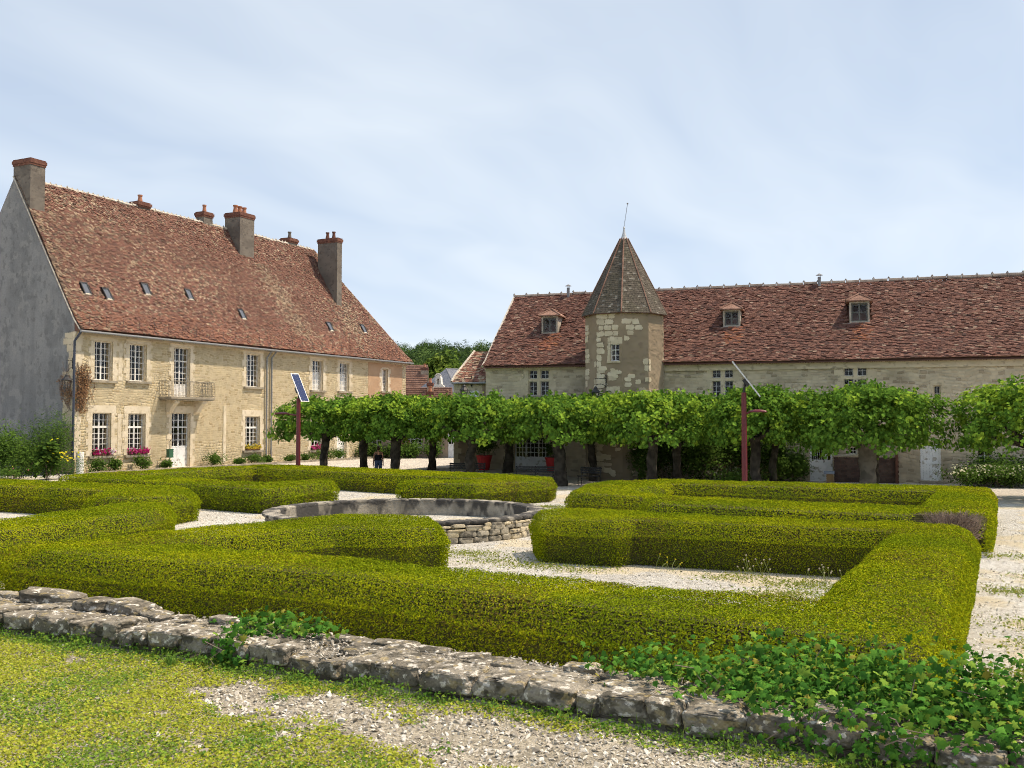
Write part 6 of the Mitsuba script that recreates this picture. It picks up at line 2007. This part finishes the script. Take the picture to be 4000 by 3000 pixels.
oL, oR = RB.P(0.38, 1.0, 0.36), RB.P(4.2, 0.9, 0.36)
oL[2], oR[2] = float(gz(oL[0], oL[1])), float(gz(oR[0], oR[1]))
red_pot(oL, 'large red planter left of the arched white door')
red_pot(oR, 'red planter right of the arched white door, half hidden by a trunk')
bush('potted_bush', 'round bushy shrub growing in the left red planter', 'shrub', oL + [0, 0, 0.68], 0.55, 1.05, 1500, 0.11, GR, g)
bush('potted_bush', 'thin shrub growing in the right red planter', 'shrub', oR + [0, 0, 0.68], 0.36, 1.0, 800, 0.11, GR, g)


def bench(x, y, yaw, L, label):
    k = thing('metal_bench', label, 'bench', 'thin dark metal benches under the trees')
    z0 = float(gz(x, y))
    F = cyl_frame((x, y), yaw)
    for n in range(4):
        MB().box(F, -L / 2, L / 2, 0.02 + n * 0.105, 0.10 + n * 0.105, z0 + 0.43, z0 + 0.455).put(part(k, 'seat_slat'), 'iron')
    for n in range(3):
        MB().box(F, -L / 2, L / 2, -0.045 - 0.02 * n, -0.02 - 0.02 * n, z0 + 0.55 + n * 0.105, z0 + 0.63 + n * 0.105).put(part(k, 'back_slat'), 'iron')
    for s in (-L / 2 + 0.05, L / 2 - 0.05) if L < 1.3 else (-L / 2 + 0.05, 0, L / 2 - 0.05):
        b = MB().tube([F.P(s, 0.40, z0), F.P(s, 0.40, z0 + 0.42)], 0.02, 6).tube([F.P(s, -0.02, z0), F.P(s, 0.0, z0 + 0.44), F.P(s, -0.09, z0 + 0.86)], 0.02, 6).tube([F.P(s, 0.0, z0 + 0.41), F.P(s, 0.40, z0 + 0.41)], 0.018, 6)
        b.put(part(k, 'leg_frame'), 'iron')


bench(-2.25, 50.2, -8, 1.85, 'dark metal bench behind the third trunk of the front row left of the red planter')
bench(1.12, 47.8, -14, 1.95, 'dark metal bench in front of the arched white door')
bench(3.7, 46.9, -26, 1.05, 'short dark metal bench left of the tower foot')

# ---------------------------------------------------------------- the person under the trees
def limb(js, rs):
    out = []
    for (a, b_), (ra, rb) in zip(zip(js[:-1], js[1:]), zip(rs[:-1], rs[1:])):
        s1 = m3.Manifold.sphere(ra, 20).translate(tuple(a))
        s2 = m3.Manifold.sphere(rb, 20).translate(tuple(b_))
        out.append((s1 + s2).hull())
    return m3.Manifold.batch_boolean(out, m3.OpType.Add)


def soft(m, L=0.02, it=8):
    q_ = m.refine_to_length(L).to_mesh()
    t = trimesh.Trimesh(q_.vert_properties[:, :3], q_.tri_verts, process=True)
    trimesh.smoothing.filter_taubin(t, iterations=it)
    return t


PX, PY = -6.97, 52.0
A = lambda *p_: np.array([PX + p_[0], PY + p_[1], p_[2]])
pk = thing('person', 'person in a dark sleeveless top and blue trousers walking under the trees', 'person')
hands = []
for sx in (-1, 1):
    wr = A(sx * 0.245, 0.07 * sx, 0.80)
    palm = wr + [0, 0.01, -0.085]
    hands.append(limb([wr, palm], [0.026, 0.034]))
    for q_, L in enumerate((0.068, 0.078, 0.074, 0.058)):
        r0 = palm + [0.0, -0.027 + 0.018 * q_, -0.02]
        hands.append(limb([r0, r0 + [-0.006 * sx, 0, -L * 0.5], r0 + [-0.022 * sx, 0.004, -L]], [0.010, 0.009, 0.008]))
    hands.append(limb([palm + [0, -0.02, 0.035], palm + [-0.012 * sx, -0.045, 0.0], palm + [-0.02 * sx, -0.052, -0.03]], [0.012, 0.010, 0.009]))
arms = [limb([A(sx * 0.175, 0, 1.36), A(sx * 0.225, 0.035 * sx + 0.02, 1.08), A(sx * 0.245, 0.07 * sx, 0.80)], [0.052, 0.042, 0.028]) for sx in (-1, 1)]
torso = [limb([A(-0.15, 0, 1.36), A(0.15, 0, 1.36)], [0.062, 0.062]), limb([A(-0.10, 0, 1.22), A(0.10, 0, 1.22)], [0.10, 0.10]), limb([A(-0.07, 0, 1.06), A(0.07, 0, 1.06)], [0.10, 0.10]), limb([A(0, 0, 1.36), A(0, 0.01, 1.47)], [0.058, 0.05]),
         limb([A(0, 0, 1.22), A(0, 0, 1.36)], [0.11, 0.08]), limb([A(0, 0, 1.06), A(0, 0, 1.22)], [0.11, 0.11])]
leg = [limb([A(sx * 0.09, 0, 0.92), A(sx * 0.095, 0.10 * sx, 0.48), A(sx * 0.095, 0.06 * sx + 0.10 * sx, 0.09)], [0.095, 0.062, 0.042]) for sx in (-1, 1)]
foot = [limb([A(sx * 0.095, 0.16 * sx - 0.03, 0.045), A(sx * 0.10, 0.16 * sx + 0.16, 0.03)], [0.042, 0.03]) for sx in (-1, 1)]
hips = [limb([A(-0.08, 0, 0.93), A(0.08, 0, 0.93)], [0.115, 0.115])]
head = m3.Manifold.sphere(0.1, 32).scale((0.78, 0.95, 1.12)).translate(tuple(A(0, 0.02, 1.56)))
nose = limb([A(0, 0.115, 1.565), A(0, 0.135, 1.545)], [0.012, 0.014])
ears = [m3.Manifold.sphere(0.024, 12).scale((0.4, 0.9, 1.2)).translate(tuple(A(sx * 0.08, 0.01, 1.555))) for sx in (-1, 1)]
lips = limb([A(-0.02, 0.103, 1.505), A(0.02, 0.103, 1.505)], [0.010, 0.010])
bodym = m3.Manifold.batch_boolean(torso + arms + hips + leg + foot + hands + [head, nose, lips] + ears, m3.OpType.Add)
MB().mesh(soft(bodym, 0.012, 6)).put(part(pk, 'body'), 'skin', 60)
hair = (m3.Manifold.sphere(0.108, 28).scale((0.80, 0.95, 1.05)).translate(tuple(A(0, 0.0, 1.585))) - man(WORLD, PX - 0.3, PX + 0.3, PY + 0.06, PY + 0.3, 1.3, 1.61)) - man(WORLD, PX - 0.3, PX + 0.3, PY - 0.3, PY + 0.3, 1.3, 1.50)
hair = hair + m3.Manifold.sphere(0.05, 16).translate(tuple(A(0, -0.09, 1.665)))
MB().mesh(hair).put(part(pk, 'hair'), 'hair', 50)
top_ = [limb([A(-0.10, 0, 1.20), A(0.10, 0, 1.20)], [0.112, 0.112]), limb([A(-0.07, 0, 1.04), A(0.07, 0, 1.04)], [0.115, 0.115]), limb([A(0, 0, 1.04), A(0, 0, 1.20)], [0.122, 0.122]), limb([A(-0.08, 0, 0.97), A(0.08, 0, 0.97)], [0.122, 0.122])]
tm = m3.Manifold.batch_boolean(top_, m3.OpType.Add)
tm = tm + limb([A(-0.09, -0.06, 1.28), A(-0.085, 0.0, 1.425), A(-0.085, 0.07, 1.28)], [0.018, 0.016, 0.018]) + limb([A(0.09, -0.06, 1.28), A(0.085, 0.0, 1.425), A(0.085, 0.07, 1.28)], [0.018, 0.016, 0.018])
MB().mesh(soft(tm, 0.02, 4)).put(part(pk, 'sleeveless_top'), 'dark_top', 60)
tr_ = [limb([A(-0.08, 0, 0.92), A(0.08, 0, 0.92)], [0.128, 0.128])] + [limb([A(sx * 0.09, 0, 0.90), A(sx * 0.097, 0.10 * sx, 0.48), A(sx * 0.097, 0.15 * sx, 0.14)], [0.112, 0.085, 0.075]) for sx in (-1, 1)]
MB().mesh(soft(m3.Manifold.batch_boolean(tr_, m3.OpType.Add), 0.02, 4)).put(part(pk, 'trousers'), 'denim', 60)
MB().mesh(soft(m3.Manifold.batch_boolean([f_.scale((1, 1, 1)) + limb([A(sx * 0.095, 0.16 * sx - 0.03, 0.04), A(sx * 0.10, 0.16 * sx + 0.16, 0.035)], [0.048, 0.036]) for f_, sx in zip(foot, (-1, 1))], m3.OpType.Add), 0.02, 3)).put(part(pk, 'shoes'), 'dark_top', 60)

# ---------------------------------------------------------------- ivy on the ruined wall
IVY2 = np.array([[0, -0.42], [0.16, -0.46], [0.46, -0.30], [0.30, -0.10], [0.50, 0.12], [0.20, 0.14], [0.0, 0.56], [-0.20, 0.14], [-0.50, 0.12], [-0.30, -0.10], [-0.46, -0.30], [-0.16, -0.46]])


def ivy_mesh(P, N, size, g):
    """Five-lobed ivy leaves, slightly cupped."""
    n = len(P)
    N = unit(N)
    t = unit(g.normal(0, 0.6, (n, 3)) + [0.25, -0.5, -0.75])
    t = unit(t - N * (t * N).sum(1, keepdims=True))
    b_ = np.cross(N, t)
    r = np.vstack([[[0, -0.12]], IVY2])
    lift = np.concatenate([[0.10], 0.02 - 0.14 * np.abs(IVY2[:, 0]) ** 1.2 - 0.10 * np.maximum(IVY2[:, 1], 0)])
    s_ = np.asarray(size)[:, None, None]
    v = P[:, None] + s_ * (r[None, :, :1] * b_[:, None] + r[None, :, 1:] * t[:, None] + lift[None, :, None] * N[:, None])
    k_ = len(IVY2)
    f = np.array([[0, 1 + i_, 1 + (i_ + 1) % k_] for i_ in range(k_)])
    return v, f


def ivy(label, spots, g, leaf=0.058):
    k_ = thing('ivy', label, 'ivy')
    P, N = [], []
    for t0, d0, z0, nt, nd, nz, n, nn in spots:
        t = t0 + g.normal(0, nt, n)
        d = d0 + g.normal(0, nd, n)
        z = z0 + np.abs(g.normal(0, nz, n)) if nz > 0 else z0 + g.normal(0, -nz, n)
        P.append(LW.P(t, d, z))
        nv = np.array([*(WD * nn[0] - WN * nn[1]), nn[2]])
        N.append(nv + g.normal(0, 0.6, (n, 3)))
    P, N = np.vstack(P), np.vstack(N)
    n = len(P)
    size = leaf * g.uniform(0.55, 1.45, n)
    v, f = ivy_mesh(P, N, size, g)
    c = np.array([(0.06, 0.17, 0.025), (0.09, 0.22, 0.032), (0.045, 0.13, 0.022), (0.17, 0.28, 0.04)])[g.integers(0, 4, n)] * (1 + 0.15 * g.normal(size=(n, 1)))
    old = g.random(n) < 0.025
    c[old] = (0.30, 0.28, 0.05)
    near_ = np.argsort(-size / np.hypot(P[:, 0], P[:, 1]) * (P[:, 2] > 1.38))
    big, rest = near_[:300], near_[300:]
    if n < 420:
        big, rest = near_, near_[:0]
    for q_ in big:
        scene[part(k_, 'leaf')] = mikit.ply((v[q_], f), 'ivy_leaf', True, color=np.tile(np.clip(c[q_], 0.004, 0.9), (len(IVY2) + 1, 1)))
    if len(rest):
        fr_ = (np.arange(len(rest)) * (len(IVY2) + 1))[:, None, None] + f[None]
        scene[part(k_, 'foliage', kind='stuff')] = mikit.ply((v[rest].reshape(-1, 3), fr_.reshape(-1, 3)), 'ivy_leaf', True, color=np.repeat(np.clip(c[rest], 0.004, 0.9), len(IVY2) + 1, 0))
    b_ = MB()
    for _ in range(max(8, n // 60)):
        q_ = P[g.integers(0, n)]
        pts = [q_]
        for _ in range(5):
            pts.append(pts[-1] + np.array([*(WD * g.normal(0, 0.07) - WN * g.normal(0.015, 0.02)), -abs(g.normal(0.03, 0.02))]))
        b_.tube(pts, 0.003, 3)
    b_.put(part(k_, 'vines'), 'twig')


g = np.random.default_rng(161)
UPN, FN = (0, 0.35, 1.0), (0, 1.0, 0.35)
ivy('patch of glossy ivy hanging over the low ruined wall left of the middle', [(2.42, -0.40, 1.54, 0.17, 0.10, 0.05, 230, UPN), (2.72, -0.42, 1.54, 0.11, 0.08, 0.035, 110, UPN), (2.40, -0.2, 1.53, 0.10, 0.08, 0.03, 90, UPN), (2.42, -0.0, 1.47, 0.06, 0.03, -0.06, 110, FN), (2.42, 0.02, 1.40, 0.08, 0.03, -0.04, 60, FN)], g, 0.042)
sp = []
for t0 in np.arange(5.05, 10.6, 0.30):
    w = sm(4.9, 6.2, np.array(t0))
    sp.append((t0, -0.50, 1.54, 0.17, 0.13, 0.05 + 0.07 * float(w), int(170 + 290 * w), UPN))
    if t0 > 5.5:
        sp.append((t0, -0.22, 1.555, 0.17, 0.12, 0.03 + 0.02 * float(w), int(60 + 150 * w), UPN))
    if t0 > 5.9:
        sp.append((t0, 0.0, 1.46, 0.14, 0.035, -0.07, int(120 * (0.4 + g.random())), FN))
    if t0 > 6.3:
        sp.append((t0, -0.64, 1.48, 0.18, 0.05, -0.10, 150, UPN))
for t0, d0 in ((5.75, -0.62), (6.05, -0.66), (6.3, -0.6), (6.75, -0.7)):       # upright fruiting shoots
    sp.append((t0, d0, 1.66, 0.06, 0.05, 0.07, 55, (0, 0.5, 0.8)))
ivy('broad mass of glossy dark green ivy smothering the right end of the low ruined wall', sp, g, 0.039)
